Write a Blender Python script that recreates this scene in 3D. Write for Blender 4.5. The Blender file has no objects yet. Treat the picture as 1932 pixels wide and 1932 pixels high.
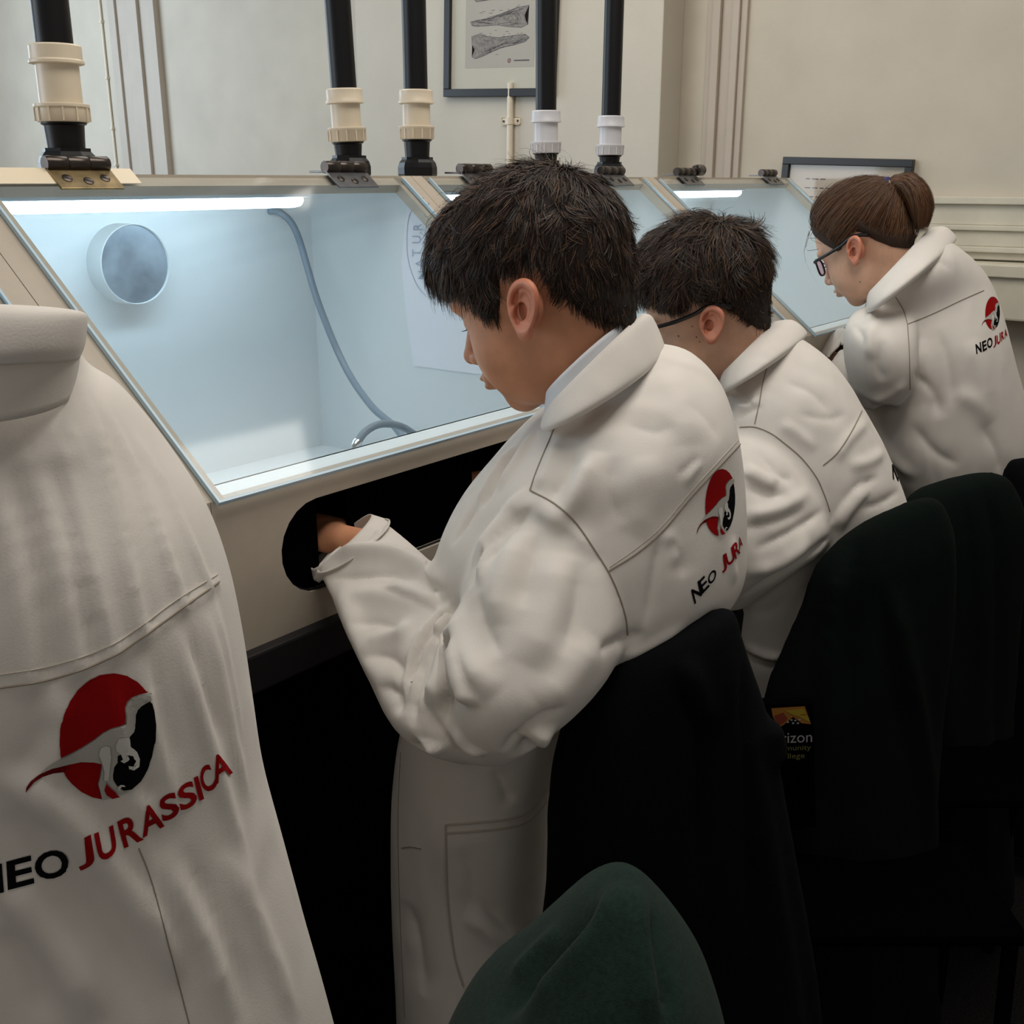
import bpy, bmesh, math, random
import numpy as np
from mathutils import Vector, Matrix
from mathutils.bvhtree import BVHTree
from mathutils.geometry import tessellate_polygon

# ---------------------------------------------------------------- camera, world, lights, exposure
scene = bpy.context.scene
C = scene.collection
F = 2030.0; TH = math.radians(17.1); HD = math.radians(37.2); EYE = 1.38
cam_d = bpy.data.cameras.new('camera'); cam = bpy.data.objects.new('camera', cam_d); C.objects.link(cam)
cam_d.sensor_width = 36; cam_d.lens = F / 1932 * 36; cam_d.clip_start = 0.02
cam.location = (0, 0, EYE)
cam.rotation_euler = (math.pi / 2 - TH, 0, HD - math.pi / 2)
scene.camera = cam
vs = scene.view_settings
vs.view_transform = 'Standard'; vs.look = 'None'; vs.gamma = 1.0; vs.use_curve_mapping = False
vs.exposure = 0.0

world = bpy.data.worlds.new('world'); scene.world = world; world.use_nodes = True
wb = world.node_tree.nodes['Background']
wb.inputs[0].default_value = (1.0, 0.94, 0.86, 1); wb.inputs[1].default_value = 0.30

def area_light(name, loc, target, sx, sy, energy, col):
    d = bpy.data.lights.new(name, 'AREA'); d.shape = 'RECTANGLE'; d.size = sx; d.size_y = sy
    d.energy = energy; d.color = col
    o = bpy.data.objects.new(name, d); C.objects.link(o)
    o.location = loc
    o.rotation_euler = (Vector(target) - Vector(loc)).to_track_quat('-Z', 'Y').to_euler()
    return o
area_light('unseen_ceiling_light', (1.15, 0.35, 2.92), (1.15, 0.45, 0), 2.4, 0.9, 35, (1.0, 0.94, 0.86))
area_light('unseen_ceiling_light', (2.3, 2.1, 2.90), (2.8, 1.9, 0), 0.9, 2.3, 24, (1.0, 0.94, 0.86))  # added unseen fill light that brightens the end wall, no known fixture
area_light('window_daylight', (-1.4, 3.6, 1.9), (1.6, 0.8, 1.0), 1.8, 1.6, 40, (0.78, 0.89, 1.0))
area_light('window_daylight_far', (1.6, 5.4, 2.0), (3.2, 3.4, 1.6), 1.6, 1.4, 44, (0.68, 0.84, 1.0))

# ---------------------------------------------------------------- helpers
random.seed(7); rng = np.random.default_rng(7)
_c, _s, _ch, _sh = math.cos(TH), math.sin(TH), math.cos(HD), math.sin(HD)
def ray(px, py):
    r = px - 966.0; u = 966.0 - py; dh = F * _c + u * _s; z = u * _c - F * _s
    return np.array([dh * _ch + r * _sh, dh * _sh - r * _ch, z]) / F, dh / F
CAMP = np.array([0, 0, EYE])
def P(px, py, d):                       # surveyed point: picture direction + distance along the heading
    v, k = ray(px, py); return v * (d / k) + CAMP
def PY(px, py, Y):
    v, k = ray(px, py); return v * (Y / v[1]) + CAMP
def PX(px, py, X):
    v, k = ray(px, py); return v * (X / v[0]) + CAMP
def proj(V):
    V = np.asarray(V, float); x, y, z = V[..., 0], V[..., 1], V[..., 2] - EYE
    dh = x * _ch + y * _sh; r = x * _sh - y * _ch; d = dh * _c - z * _s; u = dh * _s + z * _c
    return 966 + F * r / d, 966 - F * u / d

def lin(c):
    return tuple(((v / 12.92) if v <= 0.04045 else ((v + 0.055) / 1.055) ** 2.4) for v in c)
def hexc(h):
    return lin([int(h[i:i + 2], 16) / 255 for i in (0, 2, 4)])

MATS = {}
def mat(name, col, rough=0.5, metal=0.0, noise=0.0, nscale=20, bump=0.0, bscale=60, emit=None, estr=0, sss=0.0, spec=0.5,
        noise2=None, sheen=0.0, coat=0.0):
    if name in MATS: return MATS[name]
    m = bpy.data.materials.new(name); m.use_nodes = True
    nt = m.node_tree; b = nt.nodes['Principled BSDF']
    b.inputs['Base Color'].default_value = (*col, 1); b.inputs['Roughness'].default_value = rough
    b.inputs['Metallic'].default_value = metal; b.inputs['Specular IOR Level'].default_value = spec
    if sss: 
        b.inputs['Subsurface Weight'].default_value = sss
        b.inputs['Subsurface Radius'].default_value = (1.0, 0.35, 0.2); b.inputs['Subsurface Scale'].default_value = 0.006
    if sheen: b.inputs['Sheen Weight'].default_value = sheen; b.inputs['Sheen Roughness'].default_value = 0.6
    if coat: b.inputs['Coat Weight'].default_value = coat
    if emit: b.inputs['Emission Color'].default_value = (*emit, 1); b.inputs['Emission Strength'].default_value = estr
    tc = nt.nodes.new('ShaderNodeTexCoord')
    if noise:
        n = nt.nodes.new('ShaderNodeTexNoise'); n.inputs['Scale'].default_value = nscale; n.inputs['Detail'].default_value = 5
        nt.links.new(tc.outputs['Object'], n.inputs['Vector'])
        r = nt.nodes.new('ShaderNodeValToRGB')
        lo = tuple(max(0, v * (1 - noise)) for v in col); hi = tuple(min(1, v * (1 + noise)) for v in (noise2 or col))
        r.color_ramp.elements[0].color = (*lo, 1); r.color_ramp.elements[1].color = (*hi, 1)
        r.color_ramp.elements[0].position = 0.3; r.color_ramp.elements[1].position = 0.7
        nt.links.new(n.outputs['Fac'], r.inputs['Fac']); nt.links.new(r.outputs['Color'], b.inputs['Base Color'])
    if bump:
        n = nt.nodes.new('ShaderNodeTexNoise'); n.inputs['Scale'].default_value = bscale; n.inputs['Detail'].default_value = 6
        nt.links.new(tc.outputs['Object'], n.inputs['Vector'])
        bp = nt.nodes.new('ShaderNodeBump'); bp.inputs['Strength'].default_value = bump; bp.inputs['Distance'].default_value = 0.002
        nt.links.new(n.outputs['Fac'], bp.inputs['Height']); nt.links.new(bp.outputs['Normal'], b.inputs['Normal'])
    MATS[name] = m
    return m

def tag(o, label=None, cat=None, group=None, kind=None):
    if label: o['label'] = label
    if cat: o['category'] = cat
    if group: o['group'] = group
    if kind: o['kind'] = kind
    return o
def link_mesh(name, me, m, parent=None, smooth=False):
    o = bpy.data.objects.new(name, me); C.objects.link(o)
    if m is not None and len(me.materials) == 0: me.materials.append(m)
    if parent is not None: o.parent = parent
    if smooth:
        me.polygons.foreach_set('use_smooth', [True] * len(me.polygons))
    return o
def pyd(name, V, Fc, m, parent=None, smooth=True):
    me = bpy.data.meshes.new(name)
    me.from_pydata([tuple(map(float, v)) for v in V], [], [tuple(int(i) for i in f) for f in Fc]); me.update()
    return link_mesh(name, me, m, parent, smooth)
def fastmesh(name, V, Fc, m, parent=None, smooth=True):
    V = np.asarray(V, np.float32); Fc = np.asarray(Fc, np.int32); n = Fc.shape[1]
    me = bpy.data.meshes.new(name)
    me.vertices.add(len(V)); me.vertices.foreach_set('co', V.ravel())
    me.loops.add(Fc.size); me.loops.foreach_set('vertex_index', Fc.ravel())
    me.polygons.add(len(Fc)); me.polygons.foreach_set('loop_start', np.arange(0, Fc.size, n, dtype=np.int32))
    me.update(calc_edges=True); me.validate()
    return link_mesh(name, me, m, parent, smooth)
def empty(name, loc=(0, 0, 0)):
    o = bpy.data.objects.new(name, None); C.objects.link(o); o.empty_display_size = 0.05
    o.location = loc
    bpy.context.view_layer.update()
    return o
def adopt(ch, par):                      # parent keeping world place
    ch.parent = par; ch.matrix_parent_inverse = Matrix.Translation(-Vector(par.location)) if par.type == "EMPTY" else Matrix.Identity(4); return ch

class MB:
    def __init__(s): s.bm = bmesh.new()
    def box(s, lo, hi, M=None, bev=0.0):
        r = bmesh.ops.create_cube(s.bm, size=1.0); vs_ = r['verts']
        for v in vs_:
            v.co = Vector([(lo[i] + hi[i]) / 2 + v.co[i] * (hi[i] - lo[i]) for i in range(3)])
        if bev > 0:
            es = list({e for v in vs_ for e in v.link_edges})
            r2 = bmesh.ops.bevel(s.bm, geom=es, offset=bev, segments=2, affect='EDGES', profile=0.6)
            vs_ = list({v for v in vs_ if v.is_valid} | {v for f in r2['faces'] for v in f.verts})
        if M is not None:
            for v in vs_: v.co = M @ v.co
        return s
    def prism(s, poly, axis, a, b):      # polygon in the plane of the other two axes, swept along axis
        ax = [i for i in range(3) if i != axis]
        def mk(t):
            out = []
            for p in poly:
                q = [0, 0, 0]; q[ax[0]] = p[0]; q[ax[1]] = p[1]; q[axis] = t; out.append(s.bm.verts.new(q))
            return out
        A = mk(a); B = mk(b); n = len(poly)
        s.bm.faces.new(A); s.bm.faces.new(B[::-1])
        for i in range(n): s.bm.faces.new((A[i], B[i], B[(i + 1) % n], A[(i + 1) % n]))
        bmesh.ops.recalc_face_normals(s.bm, faces=s.bm.faces[:])
        return s
    def lathe(s, prof, base, axis=(0, 0, 1), seg=32, cap=True, facet=0):
        ax = Vector(axis).normalized(); q = ax.to_track_quat('Z', 'Y'); base = Vector(base)
        rings = []
        for r, z in prof:
            ring = []
            for k in range(seg):
                a = 2 * math.pi * k / seg
                rr = r
                ring.append(s.bm.verts.new(base + q @ Vector((rr * math.cos(a), rr * math.sin(a), z))))
            rings.append(ring)
        for i in range(len(rings) - 1):
            for k in range(seg):
                s.bm.faces.new((rings[i][k], rings[i][(k + 1) % seg], rings[i + 1][(k + 1) % seg], rings[i + 1][k]))
        if cap:
            s.bm.faces.new(rings[0][::-1]); s.bm.faces.new(rings[-1])
        return s
    def tube(s, pts, r, seg=10, cap=True):
        pts = [Vector(p) for p in pts]; n = len(pts)
        rr = r if hasattr(r, '__len__') else [r] * n
        T = [(pts[min(i + 1, n - 1)] - pts[max(i - 1, 0)]).normalized() for i in range(n)]
        nrm = T[0].orthogonal().normalized(); rings = []
        for i in range(n):
            nrm = (nrm - T[i] * nrm.dot(T[i])).normalized(); b = T[i].cross(nrm)
            rings.append([s.bm.verts.new(pts[i] + (nrm * math.cos(2 * math.pi * k / seg) + b * math.sin(2 * math.pi * k / seg)) * rr[i]) for k in range(seg)])
        for i in range(n - 1):
            for k in range(seg):
                s.bm.faces.new((rings[i][k], rings[i][(k + 1) % seg], rings[i + 1][(k + 1) % seg], rings[i + 1][k]))
        if cap: s.bm.faces.new(rings[0][::-1]); s.bm.faces.new(rings[-1])
        return s
    def build(s, name, m, parent=None, smooth=False, sharp=40):
        bmesh.ops.recalc_face_normals(s.bm, faces=s.bm.faces[:])
        me = bpy.data.meshes.new(name); s.bm.to_mesh(me); s.bm.free()
        o = link_mesh(name, me, m, None, smooth)
        if smooth: me.set_sharp_from_angle(angle=math.radians(sharp))
        if parent is not None:
            if parent.type == 'EMPTY' or tuple(parent.location) != (0, 0, 0): adopt(o, parent)
            else: o.parent = parent
        return o
def spline(pts, n=8):                    # Catmull-Rom through the points
    pts = np.asarray(pts, float); out = []
    Q = np.vstack([2 * pts[0] - pts[1], pts, 2 * pts[-1] - pts[-2]])
    for i in range(1, len(Q) - 2):
        for t in np.linspace(0, 1, n, endpoint=False):
            p0, p1, p2, p3 = Q[i - 1], Q[i], Q[i + 1], Q[i + 2]
            out.append(0.5 * (2 * p1 + (p2 - p0) * t + (2 * p0 - 5 * p1 + 4 * p2 - p3) * t * t + (3 * p1 - p0 - 3 * p2 + p3) * t ** 3))
    out.append(pts[-1]); return np.array(out)

def text_polys(txt, bold=0.0):           # flat triangulated letter mesh of a text, in its own units
    cu = bpy.data.curves.new('txt', 'FONT'); cu.body = txt; cu.offset = bold; cu.resolution_u = 4; cu.fill_mode = 'FRONT'
    ob = bpy.data.objects.new('txt', cu); C.objects.link(ob)
    bpy.context.view_layer.update()
    me = bpy.data.meshes.new_from_object(ob.evaluated_get(bpy.context.evaluated_depsgraph_get()))
    V = np.array([v.co[:] for v in me.vertices]) if len(me.vertices) else np.zeros((0, 3))
    Fc = [tuple(p.vertices) for p in me.polygons]
    bpy.data.objects.remove(ob); bpy.data.meshes.remove(me); bpy.data.curves.remove(cu)
    return V, Fc
# ---------------------------------------------------------------- materials
m_wall = mat('wall_paint', hexc('c4baa9'), 0.75, noise=0.05, nscale=6, bump=0.15, bscale=120)
m_wall2 = mat('breast_paint', hexc('c4bcad'), 0.75, noise=0.04, nscale=5, bump=0.2, bscale=90)
m_trim = mat('trim_paint', hexc('b8ac9d'), 0.5, noise=0.04, nscale=9)
m_dado = mat('dado_paint', hexc('cdc6b4'), 0.55, noise=0.06, nscale=14)
m_floor = mat('dark_carpet', (0.008, 0.008, 0.008), 0.95, spec=.1, noise=0.7, nscale=260, bump=0.6, bscale=400)
m_ceil = mat('ceiling_paint', (0.75, 0.74, 0.71), 0.9)
m_board = mat('cabinet_board', hexc('b3a899'), 0.45, noise=0.04, nscale=30, bump=0.04, bscale=300)
m_inner = mat('cabinet_lining', hexc('dfe4e6'), 0.45, noise=0.02, nscale=7)
m_black = mat('black_plastic', (0.004, 0.004, 0.005), 0.4, spec=.3)
m_blackmat = mat('black_rubber', (0.0015, 0.0015, 0.002), 0.8, spec=0)
m_bench = mat('bench_laminate', (0.012, 0.011, 0.012), 0.55, spec=.25)
m_cream = mat('cream_plastic', hexc('d9cbb4'), 0.38, noise=0.03, nscale=30)
m_whitep = mat('white_plastic', hexc('c9c8cc'), 0.38)
m_brass = mat('tarnished_brass', hexc('8d7a58'), 0.38, metal=0.85, noise=0.35, nscale=60)
m_steel = mat('hinge_steel', hexc('77777a'), 0.35, metal=0.85, noise=0.15, nscale=60)
m_dksteel = mat('dark_steel', hexc('4d4642'), 0.3, metal=0.9, noise=0.2, nscale=50)
m_chrome = mat('chrome', (0.75, 0.76, 0.78), 0.2, metal=1.0)
m_hose = mat('grey_hose', hexc('7d8b98'), 0.45)
m_led = mat('led_tube', (0.9, 0.95, 1), 0.4, emit=(0.66, 0.87, 1.0), estr=19.0)
m_house = mat('lamp_housing', hexc('b9c6d2'), 0.4)
m_alu = mat('duct_metal', hexc('9aa4ae'), 0.42, metal=0.55, noise=0.25, nscale=25)
m_paper = mat('white_paper', hexc('e9eaf2'), 0.7)
m_print = mat('print_ink', hexc('4c4650'), 0.8)
m_printl = mat('pale_ink', hexc('aab2c6'), 0.8)
m_frame = mat('black_frame', (0.008, 0.008, 0.009), 0.35)
m_mount = mat('picture_mount', hexc('cbc7b9'), 0.7)
m_sheet = mat('picture_sheet', hexc('b7b1a9'), 0.7)

def glass_mat(name, tint, gloss=0.025):
    m = bpy.data.materials.new(name); m.use_nodes = True; nt = m.node_tree
    for n in list(nt.nodes): nt.nodes.remove(n)
    out = nt.nodes.new('ShaderNodeOutputMaterial'); mix = nt.nodes.new('ShaderNodeMixShader')
    tr = nt.nodes.new('ShaderNodeBsdfTransparent'); tr.inputs[0].default_value = (*tint, 1)
    gl = nt.nodes.new('ShaderNodeBsdfGlossy'); gl.inputs['Roughness'].default_value = 0.06
    lw = nt.nodes.new('ShaderNodeLayerWeight'); lw.inputs[0].default_value = 0.5
    pw = nt.nodes.new('ShaderNodeMath'); pw.operation = 'POWER'; pw.inputs[1].default_value = 4
    nt.links.new(lw.outputs['Facing'], pw.inputs[0])
    fr = nt.nodes.new('ShaderNodeMath'); fr.operation = 'MULTIPLY_ADD'; fr.inputs[1].default_value = 0.5; fr.inputs[2].default_value = gloss
    nt.links.new(pw.outputs[0], fr.inputs[0])
    nt.links.new(fr.outputs[0], mix.inputs[0]); nt.links.new(tr.outputs[0], mix.inputs[1]); nt.links.new(gl.outputs[0], mix.inputs[2])
    nt.links.new(mix.outputs[0], out.inputs[0]); return m
m_acrylic = glass_mat('clear_acrylic', (0.97, 0.985, 0.99))
m_edge = mat('acrylic_edge', hexc('b9d2e2'), 0.25)
m_picglass = glass_mat('picture_glass', (0.97, 0.97, 0.96))
m_pink = glass_mat('pink_lens', (0.93, 0.62, 0.72))

# ---------------------------------------------------------------- the room
def struct(o): o['kind'] = 'structure'; return o
XW = 3.28; XB = 3.15
struct(MB().box((-2.2, -3.0, -0.05), (3.6, 6.6, 0.0)).build('floor', m_floor))
struct(MB().box((-2.2, -3.0, 3.0), (3.6, 6.6, 3.05)).build('ceiling', m_ceil))
struct(MB().box((XW, -3.0, 0), (XW + 0.12, 6.6, 3.0)).build('wall_end', m_wall))
struct(MB().box((XB, 1.807, 0), (XW, 3.13, 3.0), bev=0.004).build('wall_breast', m_wall2))
# casing strips up the end wall
def casing(name, y0, y1, prof):
    mb = MB()
    for a, b, d in prof:
        mb.box((XW - d, y0 + (y1 - y0) * a, 0.0), (XW + 0.002, y0 + (y1 - y0) * b, 3.0), bev=0.003)
    return struct(mb.build(name, m_trim))
casing('trim_1', 1.585, 1.72, [(0, .16, .012), (.16, .34, .022), (.34, .62, .012), (.62, .82, .026), (.82, 1, .010)])
casing('trim_2', 4.50, 4.86, [(0, .2, .03), (.2, .36, .014), (.36, .62, .03), (.62, .85, .014), (.85, 1, .026)])
# thin surface cable up the wall, clipped
cb = MB(); cb.tube([(XW - .006, 4.945, z) for z in np.linspace(0, 3.0, 20)], 0.006, 8)
cable = tag(cb.build('wall_cable', m_cream, smooth=True), 'thin cream cable clipped up the wall beside the far left trim', 'cable')
for z in (1.45, 1.62, 1.85, 2.1):
    tube_o = MB().box((XW - .016, 4.936, z), (XW, 4.954, z + .012), bev=.002).build('cable_clip', m_cream, cable)
# dado rails and box trunking low on the right of the end wall
dd = MB()
for z0, z1, d in ((1.318, 1.338, .030), (1.262, 1.318, .016), (1.248, 1.262, .03), (1.205, 1.248, .02), (1.19, 1.205, .036), (1.17, 1.19, .022)):
    dd.box((XW - d, -1.2, z0), (XW + .002, 1.02, z1), bev=.003)
struct(dd.build('trim_3', m_dado))
tr = MB(); tr.box((XW - .10, -1.2, 1.015), (XW, 1.02, 1.165), bev=.006)
tk = tag(tr.build('box_trunking', m_dado), 'wide cream box trunking along the wall under the dado rail', 'trunking')
MB().box((XW - .112, -1.2, 1.13), (XW - .10, 1.02, 1.162), bev=.003).build('trunking_lid', m_dado, tk)
struct(MB().box((XW - .018, -3, 0), (XW, 1.8, .12), bev=.003).build('baseboard_end', m_trim))

# conduit with saddle clip below the skull print
cd = empty('wall_conduit', (XB - .012, 2.395, 0.9))
tag(cd, 'cream vertical conduit on the wall under the skull print', 'conduit')
MB().tube([(XB - .012, 2.415, 0.0), (XB - .012, 2.40, 1.0), (XB - .012, 2.388, 1.70)], 0.0115, 14).build('conduit_tube', m_cream, cd, smooth=True)
sd = MB(); sd.box((XB - .005, 2.352, 1.565), (XB, 2.432, 1.590), bev=.006); sd.lathe([(.015, 0), (.015, .022)], (XB - .012, 2.392, 1.567), seg=20)
sd.build('saddle_clip', m_cream, cd)
for y in (2.362, 2.423): MB().lathe([(.004, 0), (.004, .002)], (XB - .007, y, 1.578), (1, 0, 0), 12).build('screw', m_dksteel, cd)

# ---------------------------------------------------------------- framed pictures
def framed(name, label, x, cy, cz, w, h, bar, rot, content, parts_col):
    root = empty(name, (x, cy, cz)); tag(root, label, 'picture', None)
    L = []
    fb = MB(); t = .022
    fb.box((-t, -w / 2, -h / 2), (0, w / 2, -h / 2 + bar), bev=.002).box((-t, -w / 2, h / 2 - bar), (0, w / 2, h / 2), bev=.002)
    fb.box((-t, -w / 2, -h / 2 + bar), (0, -w / 2 + bar, h / 2 - bar), bev=.002).box((-t, w / 2 - bar, -h / 2 + bar), (0, w / 2, h / 2 - bar), bev=.002)
    L.append(fb.build('frame', m_frame))
    L.append(MB().box((-.008, -w / 2 + bar, -h / 2 + bar), (-.003, w / 2 - bar, h / 2 - bar)).build('mount_board', m_mount))
    L += content(w, h, bar)
    L.append(MB().box((-.014, -w / 2 + bar, -h / 2 + bar), (-.012, w / 2 - bar, h / 2 - bar)).build('glass', m_picglass))
    for o in L:
        o.parent = root
    root.rotation_euler = (rot, 0, 0)
    return root
def flat(pts, x, name, m):               # thin printed shape facing -X; pts in (right, up) seen from the room
    bm = bmesh.new(); vv = [bm.verts.new((x, -a, b)) for a, b in pts]; bm.faces.new(vv)
    bmesh.ops.triangulate(bm, faces=bm.faces[:])
    me = bpy.data.meshes.new(name); bm.to_mesh(me); bm.free(); return link_mesh(name, me, m)
def strips(segs, wd, x, name, m):        # many thin ink strokes joined into one flat print
    V = []; Fc = []
    for s_ in segs:
        s_ = np.asarray(s_, float)
        for a, b in zip(s_[:-1], s_[1:]):
            d = b - a; L = np.hypot(*d) + 1e-9; n = np.array([-d[1], d[0]]) / L * wd / 2
            i = len(V)
            for q in (a - n, b - n, b + n, a + n): V.append((x, -q[0], q[1]))
            Fc.append((i, i + 1, i + 2, i + 3))
    return pyd(name, V, Fc, m, smooth=False)
def skull_print(w, h, bar):
    L = []
    sw, sh_ = .30, .47
    L.append(flat([(-sw / 2, -.236), (sw / 2, -.236), (sw / 2, h / 2 - .05), (-sw / 2, h / 2 - .05)], -.0085, 'printed_sheet', m_sheet))
    m_bone = mat('skull_wash', hexc('8f8a86'), 0.8, noise=.25, nscale=90)
    def P_(pts, s=1.0, ox=0, oy=0): return [(ox + a * s, oy + b * s) for a, b in pts]
    skullA = [(-.1, .012), (-.098, .0), (-.085, -.012), (-.04, -.009), (.0, -.006), (.03, -.003), (.058, .006), (.085, .03), (.105, .045), (.098, .06), (.07, .052), (.04, .036), (.0, .022), (-.05, .015)]
    skullB = [(-.105, .0), (-.10, -.010), (-.06, -.013), (-.01, -.012), (.03, -.018), (.075, -.022), (.098, -.014), (.09, -.004), (.086, .010), (.1, .036), (.06, .032), (.02, .022), (-.03, .008), (-.08, .004)]
    skullC = [(-.1, .022), (-.07, .028), (-.04, .02), (0, .016), (.05, .02), (.09, .022), (.104, .013), (.09, .002), (.05, -.006), (0, -.012), (-.03, -.024), (-.06, -.034), (-.085, -.04), (-.098, -.034), (-.088, -.015), (-.098, .0)]
    rnd = random.Random(4)
    for sk, oy in ((skullA, -.012), (skullB, -.088), (skullC, -.160)):
        sk = [(a * 1.22, b * 1.15) for a, b in sk]
        L.append(flat(P_(sk, 1, 0, oy), -.0088, 'skull_drawing', m_bone))
        segs = [P_(sk + sk[:1], 1, 0, oy)]
        for k in range(38):
            i = rnd.randrange(len(sk)); j = (i + rnd.choice((1, 2, 3))) % len(sk)
            t = rnd.random() * .6; a = np.array(sk[i]); b = np.array(sk[j]); cen = np.mean(sk, axis=0)
            a = a * (1 - t) + cen * t; b = b * (1 - t) + cen * t; b = a + (b - a) * .8
            mid = (a + b) / 2 + np.array([rnd.uniform(-.004, .004), rnd.uniform(-.004, .004)])
            segs.append([(a[0], a[1] + oy), (mid[0], mid[1] + oy), (b[0], b[1] + oy)])
        for k in range(9):
            xx = rnd.uniform(-.1, .09); yy = oy + rnd.choice((-.033, .038, .03)) + rnd.uniform(-.006, .004)
            segs.append([(xx, yy), (xx + rnd.uniform(.006, .016), yy)])
        if oy > -.02:
            for k in range(14): segs.append([(-.096 + k * .007, oy + .013), (-.094 + k * .007, oy + .022), (-.091 + k * .007, oy + .013)])
        st = strips(segs, .0011, -.0091, 'ink_lines', m_print); st['kind'] = 'stuff'; L.append(st)
    L.append(strips([[(.065, -.215), (.130, -.215)]], .0035, -.0091, 'caption', m_print))
    cir = [(.045 + .006 * math.cos(a), -.215 + .006 * math.sin(a)) for a in np.linspace(0, 2 * math.pi, 16)]
    L.append(strips([cir, [(.041, -.219), (.049, -.211)]], .002, -.0091, 'printed_emblem', mat('red_ink', hexc('7c2a30'), .8)))
    return L
framed('framed_skull_print', 'black framed print of fossil skull drawings hanging crooked on the wall', XB - .001, 2.432, 1.988, .478, .66, .026, math.radians(2.2), skull_print, None)
def text_print(w, h, bar):
    rnd = random.Random(2); segs = []
    for k in range(9):
        y = h / 2 - .062 - k * .026; x0 = -w / 2 + .075; n = rnd.randint(3, 6)
        for j in range(n):
            L_ = rnd.uniform(.012, .035); segs.append([(x0, y), (x0 + L_, y)]); x0 += L_ + .006
    return [flat([(-w / 2 + bar + .008, -h / 2 + bar + .008), (w / 2 - bar - .008, -h / 2 + bar + .008), (w / 2 - bar - .008, h / 2 - bar - .008), (-w / 2 + bar + .008, h / 2 - bar - .008)], -.0085, 'printed_sheet', mat('warm_sheet', hexc('c9bcae'), .7)),
            tag(strips(segs, .0028, -.0091, 'text_lines', m_print), kind='stuff')]
framed('framed_notice', 'black framed text sheet on the wall behind the girl with the ponytail', XW - .003, 1.241, 1.250, .395, .39, .022, math.radians(1.8), text_print, None)

# ---------------------------------------------------------------- workbench
YF, ZG, ZP, YT, ZT, YB = 0.86, 1.074, 0.902, 1.25, 1.388, 1.475
wbn = empty('workbench', (1.35, 1.15, 0)); tag(wbn, 'long black workbench running under the row of cabinets', 'bench')
MB().box((-0.9, YF - .015, ZP - .045), (3.0, 1.62, ZP), bev=.003).build('worktop', m_bench, wbn)
MB().box((-0.9, YF + .02, 0.0), (3.0, YF + .04, ZP - .045)).build('front_panel', m_blackmat, wbn)
for x in (-0.6, 0.58, 1.36, 2.12, 2.92): MB().box((x, YF + .13, 0), (x + .05, 1.58, ZP - .045)).build('leg', m_blackmat, wbn)

# ---------------------------------------------------------------- cabinets
def stadium(x0, x1, z0, z1, n=12):
    r = (z1 - z0) / 2; cz = (z0 + z1) / 2; pts = []
    for a in np.linspace(-math.pi / 2, math.pi / 2, n): pts.append((x1 - r + r * math.cos(a), cz + r * math.sin(a)))
    for a in np.linspace(math.pi / 2, 3 * math.pi / 2, n): pts.append((x0 + r + r * math.cos(a), cz + r * math.sin(a)))
    return pts
def holed_board(x0, x1, z0, z1, hole, y0, y1):   # board in XZ with a through hole
    bm = bmesh.new(); n = len(hole)
    outer = []
    cx = sum(p[0] for p in hole) / n; cz = sum(p[1] for p in hole) / n
    for hx, hz in hole:
        dx, dz = hx - cx, hz - cz; t = min(((x1 - cx) if dx > 0 else (x0 - cx)) / dx if abs(dx) > 1e-9 else 1e9, ((z1 - cz) if dz > 0 else (z0 - cz)) / dz if abs(dz) > 1e-9 else 1e9)
        outer.append((cx + dx * t, cz + dz * t))
    # push ring points at corners exactly
    for cxn, czn in ((x0, z0), (x1, z0), (x1, z1), (x0, z1)):
        k = min(range(n), key=lambda i: (outer[i][0] - cxn) ** 2 + (outer[i][1] - czn) ** 2); outer[k] = (cxn, czn)
    R = {}
    for y in (y0, y1):
        R[y] = ([bm.verts.new((a, y, b)) for a, b in hole], [bm.verts.new((a, y, b)) for a, b in outer])
    for i in range(n):
        j = (i + 1) % n
        bm.faces.new((R[y0][0][i], R[y0][0][j], R[y0][1][j], R[y0][1][i])); bm.faces.new((R[y1][0][i], R[y1][1][i], R[y1][1][j], R[y1][0][j]))
        bm.faces.new((R[y0][0][i], R[y1][0][i], R[y1][0][j], R[y0][0][j])); bm.faces.new((R[y0][1][i], R[y0][1][j], R[y1][1][j], R[y1][1][i]))
    mb = MB(); mb.bm.free(); mb.bm = bm; return mb
SLOT_GAPS = {0: [(.786, .838), (1.06, 1.16)], 1: [(1.58, 1.68), (1.75, 1.86)], 2: [(2.28, 2.42), (2.52, 2.64)], -1: [(.10, .22), (.32, .44)]}
SL = math.atan2(ZT - ZG, YT - YF)
def hinge(x, z, y, m1, m2, par, w=.075, flip=1):
    h_ = empty('hinge', (x, y, z)); 
    adopt(h_, par)
    # knuckle barrel
    k = MB()
    for i in range(3): k.lathe([(.0085, 0), (.0092, .001), (.0092, w / 3 - .0015), (.0085, w / 3 - .0005)], (x - w / 2 + i * w / 3, y - .004, z + .012), (1, 0, 0), 18)
    k = k.build('barrel', m2, None, smooth=True)
    M = Matrix.Translation((x, y, z + .004)) @ Matrix.Rotation(SL, 4, 'X')
    lf = MB(); lf.box((-w / 2, -.040, .0035), (w / 2, 0, .0065), M, .0008); lf = lf.build('leaf', m1)
    MB_ = MB().box((x - w / 2, y, z + .004), (x + w / 2, y + .03, z + .007), None, .0008).build('leaf', m1)
    for o in (k, lf, MB_): adopt(o, par); 
    sc = []
    for i in (-1, 0, 1):
        p = M @ Vector((i * w * .3, -.022 + .005 * (i == 0) * -1, .0064)); nrm = (M.to_3x3() @ Vector((0, 0, 1)))
        o = MB().lathe([(.0062, 0), (.0062, .0008), (.0045, .0016)], p, nrm, 16).build('screw', m2, None, smooth=True); o.parent = lf; sc.append(o)
    bpy.data.objects.remove(h_)
    return lf
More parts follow.
